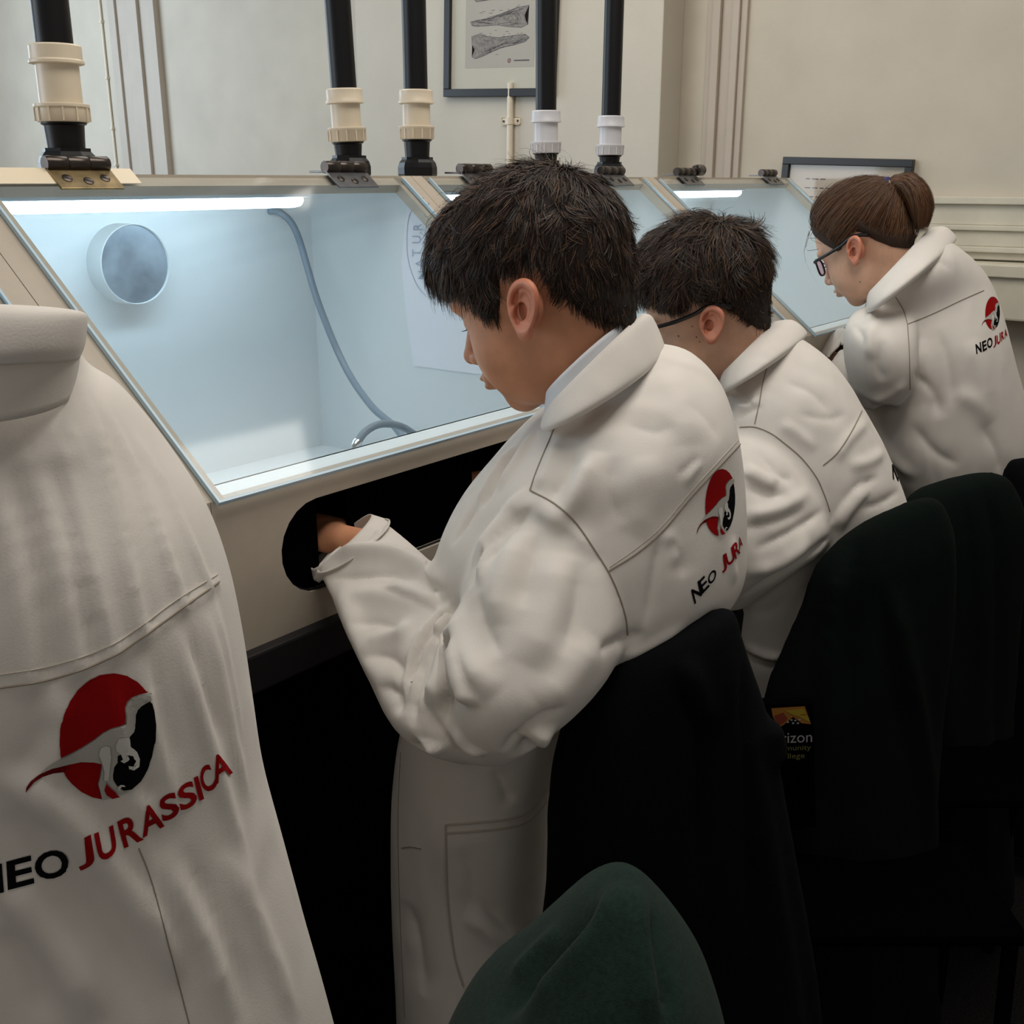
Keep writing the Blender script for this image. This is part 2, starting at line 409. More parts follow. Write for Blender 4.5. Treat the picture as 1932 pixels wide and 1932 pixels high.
def cabinet(k, label):
    x0 = .609 + .763 * k; x1 = x0 + .763; b = .027
    root = empty('prep_cabinet', ((x0 + x1) / 2, 1.2, ZP)); tag(root, label, 'cabinet', None)
    prof = [(YF, ZP), (YF, ZG), (YT, ZT), (YB, ZT), (YB, ZP)]
    def ins(e): return [(YF + e, ZP + .004), (YF + e, ZG - .002), (YT + .004, ZT - e * 1.2), (YB - .012, ZT - e * 1.2), (YB - .012, ZP + .004)]
    for xa, xb, xi, xj in ((x0 + .0005, x0 + b, x0 + b, x0 + b + .0015), (x1 - b, x1 - .0005, x1 - b - .0015, x1 - b)):
        sp = MB().prism(prof, 0, xa, xb).build('side_panel', m_board, root)
        ln = MB().prism(ins(.012), 0, xi, xj).build('lining', m_inner); ln.parent = sp
    MB().box((x0 + b, YB - .012, ZP), (x1 - b, YB, ZT - .012)).build('back_panel', m_inner, root)
    MB().box((x0 + b, YF + .012, ZP), (x1 - b, YB - .012, ZP + .008)).build('base_panel', m_inner, root)
    MB().box((x0 + b, YT - .004, ZT - .014), (x1 - b, YB, ZT)).build('top_panel', m_board, root)
    # slim sloped face rails beside and above the opening
    M = Matrix.Translation((0, YF, ZG)) @ Matrix.Rotation(SL, 4, 'X'); Ls = math.hypot(YT - YF, ZT - ZG)
    for xa, xb in ((x0 + b, x0 + b + .018), (x1 - b - .018, x1 - b)):
        MB().box((xa, 0.0, -.016), (xb, Ls, -.0005), M).build('face_rail', m_board, root)
    MB().box((x0 + b, Ls - .022, -.016), (x1 - b, Ls, -.0005), M).build('face_rail', m_board, root)
    # front board with the long arm slot
    hole = stadium(x0 + .113, x1 - .113, .938, 1.046)
    MB_ = holed_board(x0 + b + .0008, x1 - b - .0008, ZP, ZG, hole, YF, YF + .012).build('front_board', m_board, root)
    # black rubber curtain tunnel behind the slot
    cu = MB(); cu.box((x0 + .09, YF + .094, .915), (x1 - .09, YF + .098, 1.050)); cu.box((x0 + .09, YF + .013, 1.047), (x1 - .09, YF + .098, 1.051)); cu.box((x0 + .09, YF + .013, .912), (x1 - .09, YF + .098, .916))
    cu.box((x0 + .086, YF + .013, .912), (x0 + .09, YF + .098, 1.050)); cu.box((x1 - .09, YF + .013, .912), (x1 - .086, YF + .098, 1.050))
    cu.build('arm_shroud', m_blackmat, root)
    wb_ = MB(); wb_.box((x0 + .084, YF + .0125, 1.052), (x1 - .084, YF + .104, 1.056)); wb_.box((x0 + .084, YF + .100, ZP + .008), (x1 - .084, YF + .104, 1.056)); wb_.build('shroud_casing', m_inner, root)
    gaps = SLOT_GAPS.get(k, [])
    cs = MB(); xx = x0 + .096
    while xx < x1 - .1:
        if not any(a < xx + .005 < b for a, b in gaps):
            cs.box((xx, YF + .0135, .935), (xx + .0085, YF + .0150, 1.055), Matrix.Rotation(0, 4, 'X'))
        xx += .0092
    co_ = cs.build('rubber_fringe', m_blackmat, root); co_['kind'] = 'stuff'
    lip = MB()
    hp = stadium(x0 + .113, x1 - .113, .938, 1.046, 16); lip.tube([(a, YF + .006, c_) for a, c_ in hp + hp[:1]], .0022, 8, cap=False)
    lip.build('slot_trim', m_black, root, smooth=True)
    # acrylic door
    xg0, xg1 = x0 + .034, x1 - .034
    dr = MB().box((xg0, -.004, .001), (xg1, Ls - .012, .0055), M).build('door', m_acrylic, root)
    ed = MB(); ed.box((xg0 - .003, -.007, .0008), (xg0, Ls - .012, .0062), M); ed.box((xg1, -.007, .0008), (xg1 + .003, Ls - .012, .0062), M); ed.box((xg0, -.007, .0008), (xg1, -.004, .0062), M)
    e = ed.build('door_edge', m_edge); e.parent = dr
    # light batten under the top
    xl = x0 + .092; 
    hb = MB().box((xl, 1.292, ZT - .032), (xl + .485, 1.325, ZT - .0145), None, .003).build('light_batten', m_house, root)
    lt = MB(); lt.lathe([(.003, 0), (.0095, .006), (.011, .016), (.011, .463), (.009, .474), (.003, .481)], (xl + .002, 1.306, ZT - .036), (1, 0, 0), 20)
    l_ = lt.build('led_tube', m_led, None, smooth=True); l_.parent = hb
    # extraction port on the back
    pt = MB(); pt.lathe([(.0585, 0), (.0585, .036), (.0575, .037), (.0568, .036), (.0565, .030)], (x0 + .352, YB - .012, 1.262), (0, -1, 0), 48, cap=False)
    pt.build('extract_ring', m_inner, root, smooth=True)
    MB().lathe([(.0565, .018), (.0565, .033)], (x0 + .352, YB - .012, 1.262), (0, -1, 0), 48).build('extract_disc', m_alu, root)
    hx = [x0 + .162, x0 + .610]
    for i, x in enumerate(hx):
        hinge(x, ZT, YT, m_brass if (k == 0 and i == 0) else m_steel, m_dksteel, root, w=.084)
    return root, x0, x1
cabs = {}
for k, lb in ((-1, 'sloping glass-fronted cabinet at the far left, mostly behind the nearest white coat'),
              (0, 'nearest fully seen sloping cabinet, with grey hose and bright tube light inside'),
              (1, 'middle sloping cabinet behind the nearest boy\'s head'),
              (2, 'far sloping cabinet in front of the girl with glasses')):
    cabs[k] = cabinet(k, lb)

# thin pale cream strip along the first cabinet's top edge
tag(MB().box((.46, math.hypot(YT - YF, ZT - ZG) - .026, .0062), (.845, math.hypot(YT - YF, ZT - ZG) + .002, .0074), Matrix.Translation((0, YF, ZG)) @ Matrix.Rotation(SL, 4, 'X'), .0004).build('cream_strip', mat('pale_cream', hexc('eadcc2'), .3)), 'short cream strip on the top left edge of the nearest cabinet', 'strip')

# air hose in the first cabinet
def on_side(px, py): return PX(px, py, 1.305)
hp = [PY(508, 398, 1.462), PY(530, 402, 1.44), PY(560, 440, 1.42)] + [PX(x, y, 1.26) for x, y in ((600, 570), (650, 690))] + [PX(700, 765, 1.22), PX(745, 805, 1.19), PX(765, 835, 1.17), PX(775, 860, 1.16)]
hs = empty('air_hose', tuple(hp[0])); tag(hs, 'grey rubber air hose hanging in the nearest cabinet and looping at its base', 'hose')
p_end = np.array([1.20, 1.14, .925])
path = hp + [PX(800, 900, 1.18)]
MB().tube(spline(path, 8), .0058, 12).build('hose', m_hose, hs, smooth=True)
lp = [PY(x, y, 1.04) for x, y in ((815, 860), (795, 832), (760, 806), (720, 800), (690, 814), (672, 838))]
MB().tube(spline(lp, 8), .0055, 12).build('hose', m_hose, hs, smooth=True)
a_, b_ = lp[-1], PY(655, 872, 1.04)
dirv = Vector(b_ - a_)
MB().lathe([(.0058, 0), (.0075, .003), (.0075, .014), (.006, .016), (.006, .022), (.0082, .024), (.0082, .036), (.005, .040), (.0035, .055)], Vector(a_) - dirv.normalized() * .006, dirv, 16).build('nozzle', m_chrome, hs, smooth=True)
# white printed sheet taped inside the right side of the first cabinet
sx = 1.3420
sh_pts = [PX(x, y, sx)[1:] for x, y in ((772, 350), (764, 420), (757, 500), (766, 590), (780, 690), (870, 702), (960, 712))] + [(1.03, 1.2), (1.13, 1.30)]
bm = bmesh.new(); bm.faces.new([bm.verts.new((sx, p[0], p[1])) for p in sh_pts]); r_ = bmesh.ops.extrude_face_region(bm, geom=bm.faces[:])
for v in [g for g in r_['geom'] if isinstance(g, bmesh.types.BMVert)]: v.co.x += .0006
bmesh.ops.recalc_face_normals(bm, faces=bm.faces[:]); me = bpy.data.meshes.new('taped_sheet'); bm.to_mesh(me); bm.free()
sheet = tag(link_mesh('taped_sheet', me, m_paper), 'white sheet with a faint circular emblem inside the nearest cabinet, right side', 'paper')
def side_curve(pix): return [tuple(PX(x, y, sx - .0006)[1:]) for x, y in pix]
def yz_strip(pts, wd, name, m, par):
    V = []; Fc = []
    for a, b in zip(pts[:-1], pts[1:]):
        a = np.array(a); b = np.array(b); d = b - a; n = np.array([-d[1], d[0]]) / (np.hypot(*d) + 1e-9) * wd / 2; i = len(V)
        for q in (a - n, b - n, b + n, a + n): V.append((sx - .0006, q[0], q[1]))
        Fc.append((i, i + 1, i + 2, i + 3))
    return pyd(name, V, Fc, m, par, smooth=False)
yz_strip(side_curve(spline([(800, 372), (775, 400), (768, 440), (770, 490), (785, 535), (805, 560)], 6)), .0012, 'emblem_ring', m_printl, sheet)
for i, (chx, px, py) in enumerate((('N', 797, 520), ('A', 792, 497), ('T', 786, 476), ('U', 786, 452), ('R', 788, 428), ('A', 794, 404), ('L', 802, 385))):
    V, Fc = text_polys(chx)
    s_ = 24; V2 = []
    for v in V:
        a, b = (v[0] - .35) * s_, 8 - v[1] * s_
        V2.append(PX(px + b, py - a, sx - .0008))
    pyd('letter', V2, Fc, m_printl, sheet, smooth=False)

# ---------------------------------------------------------------- waste pipes with couplings
def pipe(name, label, x, y, lean, ccol, zc, big=1.0, k=.86):
    root = empty(name, (x, y, ZT)); tag(root, label, 'pipe', None)
    ax = Vector((lean[0], lean[1], 1)).normalized(); B = Vector((x, y, ZT + .0005))
    r = .0205 * big
    def L(prof, nm, m, off=0, seg=32): return MB().lathe(prof, B + ax * off, ax, seg).build(nm, m, root, smooth=True)
    if True:
        f = MB(); q = Vector((0, 0, 0)); s_ = .034 * big
        f.lathe([(s_ * .98, 0), (s_, .003), (s_, .014), (s_ * .93, .022), (s_ * .80, .027), (s_ * .80, .031)], B, (0, 0, 1), 8)
        f.build('base_flange', m_black, root)
    L([(r, .004), (r * 1.02, .03), (r * 1.10, zc - .004), (r * 1.25, zc - .002), (r * 1.25, zc + .004)], 'lower_pipe', m_black)
    z0 = zc
    # lower nut
    n1 = MB(); n1.lathe([(r * 1.35, 0), (r * 1.42, .002), (r * 1.42, .016), (r * 1.50, .018), (r * 1.50, .021), (r * 1.3, .022)], B + ax * z0, ax, 36)
    n1.build('lower_nut', ccol, root, smooth=True)
    ribs = MB(); qt = ax.to_track_quat('Z', 'Y')
    for i in range(12):
        a = 2 * math.pi * i / 12; Mx = Matrix.Translation(B + ax * z0) @ qt.to_matrix().to_4x4() @ Matrix.Rotation(a, 4, 'Z')
        ribs.box((r * 1.36, -.0010, .001), (r * 1.50, .0010, .017), Mx)
    ribs.build('nut_ribs', ccol, root)
    L([(r * 1.16, .020), (r * 1.16, .075 * k)], 'coupling_body', ccol, z0)
    n2 = MB(); n2.lathe([(r * 1.3, .093 * k - .023), (r * 1.48, .093 * k - .022), (r * 1.48, .093 * k - .019), (r * 1.40, .093 * k - .017), (r * 1.40, .093 * k - .002), (r * 1.3, .093 * k), (r * .99, .093 * k)], B + ax * z0, ax, 36)
    n2.build('upper_nut', ccol, root, smooth=True)
    L([(r, z0 + .05), (r, 1.62)], 'upper_pipe', m_black)
    return root
pipe('waste_pipe', 'black waste pipe with cream coupling, leftmost of the pipes behind the nearest cabinet', .805, 1.32, (0.0, 0), m_cream, .062, 1.08, k=.97)
pipe('waste_pipe', 'black waste pipe with cream coupling that leans left, above the nearest cabinet\'s right hinge', 1.303, 1.32, (-.035, .01), m_cream, .052)
pipe('waste_pipe', 'black waste pipe with cream coupling, upright between the two nearest cabinets', 1.467, 1.32, (0.002, 0), m_cream, .060)
pipe('waste_pipe', 'black waste pipe with white coupling, passing in front of the skull print', 1.852, 1.32, (-.012, 0), m_whitep, .045)
pipe('waste_pipe', 'black waste pipe with white coupling, rightmost, above the middle cabinet', 2.090, 1.32, (.01, 0), m_whitep, .045)
# grey clamp knob beside the far cabinet's first hinge
tag(MB().lathe([(.010, 0), (.0125, .002), (.0125, .030), (.010, .033)], (2.345, 1.245, ZT + .016), (1, 0, 0), 20).build('clamp_knob', m_dksteel, smooth=True), 'dark cylindrical knob beside the left hinge of the far cabinet', 'knob')
# ---------------------------------------------------------------- implicit-surface tools
def surfnet(f, org, h):
    nx, ny, nz = f.shape; ins = f < 0
    cnt = np.zeros((nx - 1, ny - 1, nz - 1), np.int8)
    for i in (0, 1):
        for j in (0, 1):
            for k in (0, 1): cnt += ins[i:nx - 1 + i, j:ny - 1 + j, k:nz - 1 + k]
    act = (cnt > 0) & (cnt < 8); I, J, K = np.nonzero(act); n = len(I)
    idx = np.full(act.shape, -1, np.int32); idx[I, J, K] = np.arange(n)
    cor = {(i, j, k): f[I + i, J + j, K + k] for i in (0, 1) for j in (0, 1) for k in (0, 1)}
    S = np.zeros((n, 3)); W = np.zeros(n)
    for a in cor:
        for ax in range(3):
            if a[ax] == 0:
                b = list(a); b[ax] = 1; b = tuple(b); fa, fb = cor[a], cor[b]; m = (fa < 0) != (fb < 0)
                t = np.where(m, fa / np.where(m, fa - fb, 1), 0)
                for q in range(3):
                    S[:, q] += np.where(m, a[q] + (t if q == ax else 0), 0)
                W += m
    V = (S / W[:, None] + np.stack([I, J, K], 1)) * h + np.asarray(org)
    Q = []
    for ax in range(3):
        o1, o2 = [(1, 2), (2, 0), (0, 1)][ax]
        sl0 = [slice(1, -1)] * 3; sl0[ax] = slice(0, -1); sl1 = [slice(1, -1)] * 3; sl1[ax] = slice(1, None)
        a_ = ins[tuple(sl0)]; b_ = ins[tuple(sl1)]; m = a_ != b_
        g = list(np.nonzero(m)); flip = b_[m]
        for q in range(3):
            if q != ax: g[q] = g[q] + 1
        def at_(d1, d2):
            c_ = [x.copy() for x in g]; c_[o1] = c_[o1] - d1; c_[o2] = c_[o2] - d2; return idx[tuple(c_)]
        q_ = np.stack([at_(1, 1), at_(0, 1), at_(0, 0), at_(1, 0)], 1)
        q_[flip] = q_[flip][:, ::-1]; Q.append(q_)
    return V, np.concatenate(Q)
def grid(lo, hi, h):
    ax = [np.arange(lo[i], hi[i] + h, h, dtype=np.float32) for i in range(3)]
    return np.meshgrid(*ax, indexing='ij')
def smin(a, b, k):
    h_ = np.clip(.5 + .5 * (b - a) / k, 0, 1); return b + (a - b) * h_ - k * h_ * (1 - h_)
def smax(a, b, k): return -smin(-a, -b, k)
def ell(X, Y, Z, c, r):
    x, y, z = (X - c[0]) / r[0], (Y - c[1]) / r[1], (Z - c[2]) / r[2]
    k0 = np.sqrt(x * x + y * y + z * z); k1 = np.sqrt((x / r[0]) ** 2 + (y / r[1]) ** 2 + (z / r[2]) ** 2) + 1e-9
    return k0 * (k0 - 1) / k1
def cone(X, Y, Z, a, b, ra, rb):
    a = np.array(a, float); b = np.array(b, float); d = b - a; L = d @ d
    t = np.clip(((X - a[0]) * d[0] + (Y - a[1]) * d[1] + (Z - a[2]) * d[2]) / L, 0, 1)
    return np.sqrt((X - a[0] - t * d[0]) ** 2 + (Y - a[1] - t * d[1]) ** 2 + (Z - a[2] - t * d[2]) ** 2) - (ra + (rb - ra) * t)

def skull_sdf(X, Y, Z):
    f = ell(X, Y, Z, (0, .005, .044), (.072, .087, .070))
    f = smin(f, ell(X, Y, Z, (0, -.022, .012), (.064, .057, .064)), .02)
    f = smin(f, ell(X, Y, Z, (0, .028, .012), (.063, .062, .075)), .02)
    return f
def make_head(neck=(0, -.062, -.20), nr=.047):
    h = .0017; X, Y, Z = grid((-.092, -.175, -.20), (.092, .122, .135), h)
    A = np.abs(X)
    f = skull_sdf(X, Y, Z)
    f = smin(f, ell(A, Y, Z, (.015, .034, -.040), (.043, .046, .050)), .02)       # face
    f = smin(f, ell(A, Y, Z, (.028, .014, -.058), (.026, .042, .034)), .018)      # jaw
    f = smin(f, ell(X, Y, Z, (0, .054, -.084), (.020, .018, .017)), .018)         # chin
    f = smin(f, ell(A, Y, Z, (.033, .047, -.034), (.022, .024, .026)), .016)      # cheek
    f = smin(f, ell(A, Y, Z, (.026, .076, .020), (.026, .012, .009)), .012)       # brow
    f = smax(f, -ell(A, Y, Z, (.031, .094, .000), (.016, .014, .012)), .010)      # eye socket
    f = smin(f, ell(A, Y, Z, (.031, .0685, .000), (.0125, .0125, .0115)), .003)   # lids over the eyeball
    f = smax(f, -ell(A, Y, Z, (.031, .0825, -.0045), (.012, .0035, .0012)), .0015)  # lid crease
    f = smin(f, cone(X, Y, Z, (0, .080, .010), (0, .098, -.030), .0065, .0085), .008)  # nose ridge
    f = smin(f, ell(X, Y, Z, (0, .0985, -.033), (.0085, .0085, .0075)), .005)
    f = smin(f, ell(A, Y, Z, (.010, .088, -.036), (.0065, .009, .0065)), .005)    # alae
    f = smax(f, -ell(A, Y, Z, (.0055, .094, -.0425), (.003, .004, .003)), .002)
    f = smin(f, ell(X, Y, Z, (0, .080, -.057), (.022, .0095, .014)), .010)        # muzzle
    f = smin(f, ell(X, Y, Z, (0, .0880, -.0565), (.017, .006, .0042)), .003)      # upper lip
    f = smin(f, ell(X, Y, Z, (0, .0855, -.0655), (.015, .0065, .0050)), .003)      # lower lip
    f = smax(f, -ell(X, Y, Z, (0, .094, -.0610), (.020, .008, .0009)), .0015)     # mouth line
    f = smin(f, cone(X, Y, Z, (0, -.022, -.035), neck, .049, nr), .022)  # neck
    V, Q = surfnet(f, (-.092, -.175, -.20), h)
    return V, Q
def make_ear(n_out=1):
    # local: f forward, u up, o outward from the head side
    h = .0008; Fw, O, U = grid((-.024, -.014, -.038), (.024, .022, .036), h)
    Ft = Fw * math.cos(.22) + U * math.sin(.22); Ut = U * math.cos(.22) - Fw * math.sin(.22)      # ear leans back
    wid = .0150 + .0035 * np.clip(Ut / .03, -1, 1)
    rr = np.sqrt((Ft / wid) ** 2 + (Ut / .0275) ** 2)
    sc = np.sqrt(wid * .0275)
    lift = .004 + .006 * np.clip((-Ft) / .015, -1, 1)                 # rear edge stands off the head
    o = O - lift
    rim = np.sqrt(((rr - .93) * sc) ** 2 + (o - .0025) ** 2) - (.0034 + .0006 * np.clip(Ut / .02, -1, 1))
    front_cut = ((Ft - .004) * 1.0 + .0 * Ut)
    plate = np.maximum(np.abs(o + .001) - .0016, (rr - .95) * sc)
    f = smin(rim, plate, .002)
    ah = np.sqrt(((np.sqrt(((Ft + .001) / .0085) ** 2 + ((Ut - .001) / .0175) ** 2) - 1) * .0115) ** 2 + (o - .0005) ** 2) - .0024
    ah = np.maximum(ah, Ft - .004)
    f = smin(f, ah, .0028)
    f = smin(f, ell(Ft, o, Ut, (-.001, .001, -.026), (.0082, .0042, .0090)), .004)        # lobe
    f = smin(f, ell(Ft, o, Ut, (.0115, .0012, -.003), (.0040, .0040, .0065)), .003)       # tragus
    f = smax(f, -ell(Ft, o, Ut, (.0035, .0005, -.004), (.0060, .0090, .0095)), .002)      # concha hollow
    f = smin(f, ell(Ft, o, Ut, (.0, -.012, -.002), (.014, .008, .022)), .003)             # root into the head
    V, Q = surfnet(f, (-.024, -.014, -.038), h)
    V = V * [1.12, 1.25, .86]
    W = np.stack([-V[:, 1], V[:, 0], V[:, 2]], 1)                    # left ear: outward is -x, forward +y
    return W, Q[:, ::-1] if False else Q
def skin_hand():
    # palm down in local frame: fingers forward +y, thumb on +x side, back of the hand +z
    h = .0016; X, Y, Z = grid((-.055, -.085, -.075), (.065, .125, .035), h)
    f = ell(X, Y, Z, (0, .015, 0), (.034, .045, .014))
    f = smin(f, cone(X, Y, Z, (0, -.02, 0), (0, -.075, .0), .019, .023), .015)
    fing = [(-.028, .045, .030, .9), (-.010, .055, .040, 1.0), (.009, .056, .037, 1.0), (.026, .048, .033, .95)]
    for i, (x, y, L, s_) in enumerate(fing):
        r = .0078 * s_; a = np.array([x * .8, y - .012, 0]); sp = x * .25
        b = a + np.array([sp * .3, L * .78, -L * .45]); c_ = b + np.array([sp * .1, L * .22, -L * .62]); d = c_ + np.array([0, -L * .16, -L * .42])
        g = smin(smin(cone(X, Y, Z, a, b, r * 1.1, r), cone(X, Y, Z, b, c_, r, r * .9), .002), cone(X, Y, Z, c_, d, r * .9, r * .75), .002)
        f = smin(f, g, .005)
    a = np.array([.022, -.005, -.004]); b = np.array([.043, .022, -.018]); c_ = np.array([.040, .050, -.034])
    f = smin(f, smin(cone(X, Y, Z, a, b, .012, .0095), cone(X, Y, Z, b, c_, .0095, .0075), .003), .008)
    return surfnet(f, (-.055, -.085, -.075), h)
EAR_V, EAR_Q = make_ear()
HAND_V, HAND_Q = skin_hand()

def R3(a, b, g):
    ca, sa, cb, sb, cg, sg = math.cos(a), math.sin(a), math.cos(b), math.sin(b), math.cos(g), math.sin(g)
    return np.array([[ca, -sa, 0], [sa, ca, 0], [0, 0, 1]]) @ np.array([[1, 0, 0], [0, cb, -sb], [0, sb, cb]]) @ np.array([[cg, 0, sg], [0, 1, 0], [-sg, 0, cg]])
def join(parts):
    Vs, Qs, n = [], [], 0
    for V, Q in parts: Vs.append(V); Qs.append(np.asarray(Q) + n); n += len(V)
    return np.concatenate(Vs), np.concatenate(Qs)
def skin_mat(name, col, lip):
    m = mat(name, col, .48, noise=.07, nscale=45, bump=.05, bscale=500, sss=.25, noise2=tuple(min(1, v * 1.05) for v in col))
    return m
m_skin_tan = skin_mat('skin_tan', hexc('cd916e'), None)
m_skin_pale = skin_mat('skin_pale', hexc('d6a98e'), None)
def hair_mat(name, col, rough=.5):
    m = bpy.data.materials.new(name); m.use_nodes = True; b = m.node_tree.nodes['Principled BSDF']
    b.inputs['Base Color'].default_value = (*col, 1); b.inputs['Roughness'].default_value = rough; b.inputs['Specular IOR Level'].default_value = .3
    return m
HC = np.array([0, .004, .028]); HR = np.array([.074, .088, .087])
def hnorm(p):
    q = p - HC; q = q * np.stack([np.ones(len(q)), np.ones(len(q)), np.where(q[:, 2] < 0, .25, 1.0)], 1); n = q / HR ** 2; return n / np.linalg.norm(n, axis=1, keepdims=True)
def face_normals(V, Q):
    a = V[Q[:, 2]] - V[Q[:, 0]]; b = V[Q[:, 3]] - V[Q[:, 1]]; n = np.cross(a, b); A = np.linalg.norm(n, axis=1) + 1e-12
    return n / A[:, None], A / 2
def vert_normals(V, Q):
    n, A = face_normals(V, Q); N = np.zeros_like(V)
    for k in range(Q.shape[1]): np.add.at(N, Q[:, k], n * A[:, None])
    return N / (np.linalg.norm(N, axis=1, keepdims=True) + 1e-12)
def hair_cap(line, thick, V=None, Q=None):
    """line(y, x) -> z of the hairline; thick(p) -> hair depth. Returns cap mesh in head space."""
    X, Y, Z = grid((-.105, -.135, -.125), (.105, .135, .160), .0028)
    base = np.minimum(skull_sdf(X, Y, Z), cone(X, Y, Z, (0, -.024, -.035), (0, -.060, -.19), .0505, .052))
    base = smin(skull_sdf(X, Y, Z), cone(X, Y, Z, (0, -.022, -.035), (0, -.062, -.19), .0500, .052), .022)
    base = smin(base, ell(np.abs(X), Y, Z, (.026, .076, .020), (.026, .012, .009)), .012)
    edge = Z - line(Y, X)                                    # >0 inside the hair
    t = thick(X, Y, Z) * np.clip(edge / .022, 0, 1) ** .7
    f = np.maximum(base - t - .0006, -edge)
    f = np.maximum(f, -(base + .006))
    return surfnet(f, (-.105, -.135, -.125), .0028)
def strands(cap, n, whorl, length, lift, line, rs, width=.0007, seg=5, curl=0.15, gravity=None, flow=None, clump=0):
    V, Q = cap; nrm, A = face_normals(V, Q); cen = V[Q].mean(1)
    out = ((cen - HC) * nrm).sum(1) > 0
    ok = out & (cen[:, 2] > line(cen[:, 1], cen[:, 0]) + .001)
    # only the outer skin of the cap
    ids = np.nonzero(ok)[0]; pr = A[ids] / A[ids].sum(); pick = rs.choice(ids, n, p=pr)
    w = rs.random((n, 4)) + .05; w /= w.sum(1, keepdims=True)
    p = (V[Q[pick]] * w[:, :, None]).sum(1); N = nrm[pick]
    if flow is None:
        d = p - np.asarray(whorl)
    else: d = flow(p)
    L = length(p) * (.7 + .6 * rs.random(n)); lf = lift(p) * (.6 + .8 * rs.random(n))
    jit = rs.normal(0, curl, (n, 3))
    if clump:
        cl = rs.integers(0, clump, n); J = rs.normal(0, curl * 1.3, (clump, 3))
        seedp = p[rs.integers(0, n, clump)]
        from mathutils.kdtree import KDTree
        kd = KDTree(clump)
        for i, s_ in enumerate(seedp): kd.insert(s_, i)
        kd.balance(); cl = np.array([kd.find(q)[1] for q in p]); jit = jit * .45 + J[cl]
    pts = [p - N * .0015]; cur = p - N * .0015; h0 = None
    for k in range(seg):
        Nn = hnorm(cur)
        if k < 2: Nn = .5 * Nn + .5 * N; Nn /= np.linalg.norm(Nn, axis=1, keepdims=True)
        dd = (cur - np.asarray(whorl)) if flow is None else flow(cur)
        if gravity is not None: dd = dd / (np.linalg.norm(dd, axis=1, keepdims=True) + 1e-9) + gravity
        T = dd - Nn * (dd * Nn).sum(1, keepdims=True); T /= (np.linalg.norm(T, axis=1, keepdims=True) + 1e-9)
        T = T + jit * (1 + .3 * k); T -= Nn * (T * Nn).sum(1, keepdims=True) * .7; T /= (np.linalg.norm(T, axis=1, keepdims=True) + 1e-9)
        ang = lf * (1 - k / (seg - .5) * 1.3)
        step = T * np.cos(ang)[:, None] + Nn * np.sin(ang)[:, None]
        cur = cur + step * (L / seg)[:, None]; pts.append(cur)
    pts = np.stack(pts, 1); m = pts.shape[1]                       # n, m, 3
    T = np.gradient(pts, axis=1); T /= np.linalg.norm(T, axis=2, keepdims=True) + 1e-9
    Nn = hnorm(pts.reshape(-1, 3)).reshape(pts.shape)
    side = np.cross(T, Nn); side /= np.linalg.norm(side, axis=2, keepdims=True) + 1e-9
    roll = rs.normal(0, .5, (n, 1, 1)); side = side * np.cos(roll) + Nn * np.sin(roll)
    wd = width * (.6 + .8 * rs.random((n, 1, 1))) * np.linspace(1, .25, m)[None, :, None]
    Lp, Rp = pts - side * wd / 2, pts + side * wd / 2
    VV = np.stack([Lp, Rp], 2).reshape(-1, 3)
    b = (np.arange(n) * m * 2)[:, None]; k = (np.arange(m - 1) * 2)[None]
    q0 = (b + k); QQ = np.stack([q0, q0 + 1, q0 + 3, q0 + 2], 2).reshape(-1, 4)
    return VV, QQ
def hair_object(name, pieces, mats, parent, T, rs):
    """pieces: (V, Q, [material indices to draw from])"""
    V, Q = join([(a, b) for a, b, _ in pieces])
    V = V @ T[0].T * T[2] + T[1]
    o = fastmesh(name, V, Q, None, None, True)
    for m in mats: o.data.materials.append(m)
    mi = []
    for a, b, ms in pieces:
        if len(ms) == 1: mi.append(np.full(len(b), ms[0], np.int32))
        else:
            per = 5; k = len(b) // per; mi.append(np.repeat(rs.choice(ms, k), per).astype(np.int32))
    o.data.polygons.foreach_set('material_index', np.concatenate(mi))
    o.parent = parent
    return o
# ---------------------------------------------------------------- cloth tools
m_coat = mat('coat_cotton', hexc('d9d3cc'), .85, noise=.02, nscale=30, bump=.10, bscale=700, sheen=.1)
def crease_bump(m, scale, strength):
    nt = m.node_tree; b = nt.nodes['Principled BSDF']; old = b.inputs['Normal'].links[0].from_node
    tc = nt.nodes.new('ShaderNodeTexCoord'); mp = nt.nodes.new('ShaderNodeMapping'); mp.inputs['Scale'].default_value = (1, 1, .45); mp.inputs['Rotation'].default_value = (.5, .3, .4)
    n = nt.nodes.new('ShaderNodeTexNoise'); n.noise_type = 'RIDGED_MULTIFRACTAL'; n.inputs['Scale'].default_value = scale; n.inputs['Detail'].default_value = 3; n.inputs['Distortion'].default_value = .6
    bp = nt.nodes.new('ShaderNodeBump'); bp.inputs['Strength'].default_value = strength; bp.inputs['Distance'].default_value = .0040
    nt.links.new(tc.outputs['Object'], mp.inputs[0]); nt.links.new(mp.outputs[0], n.inputs['Vector']); nt.links.new(n.outputs[0], bp.inputs['Height'])
    nt.links.new(bp.outputs[0], old.inputs['Normal'])
crease_bump(m_coat, 20, .7)
m_seam = mat('coat_seam', hexc('8f8577'), .9)
m_stitch = mat('coat_stitch', hexc('b9b0a3'), .9)
m_shirt = mat('shirt_white', hexc('d9dce2'), .8)
m_red = mat('logo_red', hexc('8c080b'), .8, spec=.1)
m_dkred = mat('logo_dark_red', hexc('5d070c'), .8, spec=.1)
m_blk = mat('logo_black', (.002, .002, .003), .85, spec=.08)
m_grey = mat('logo_grey', hexc('a9a59f'), .7)
m_pale = mat('logo_pale', hexc('c3c1bb'), .7)
m_halo = mat('logo_halo', hexc('c99a8e'), .8)
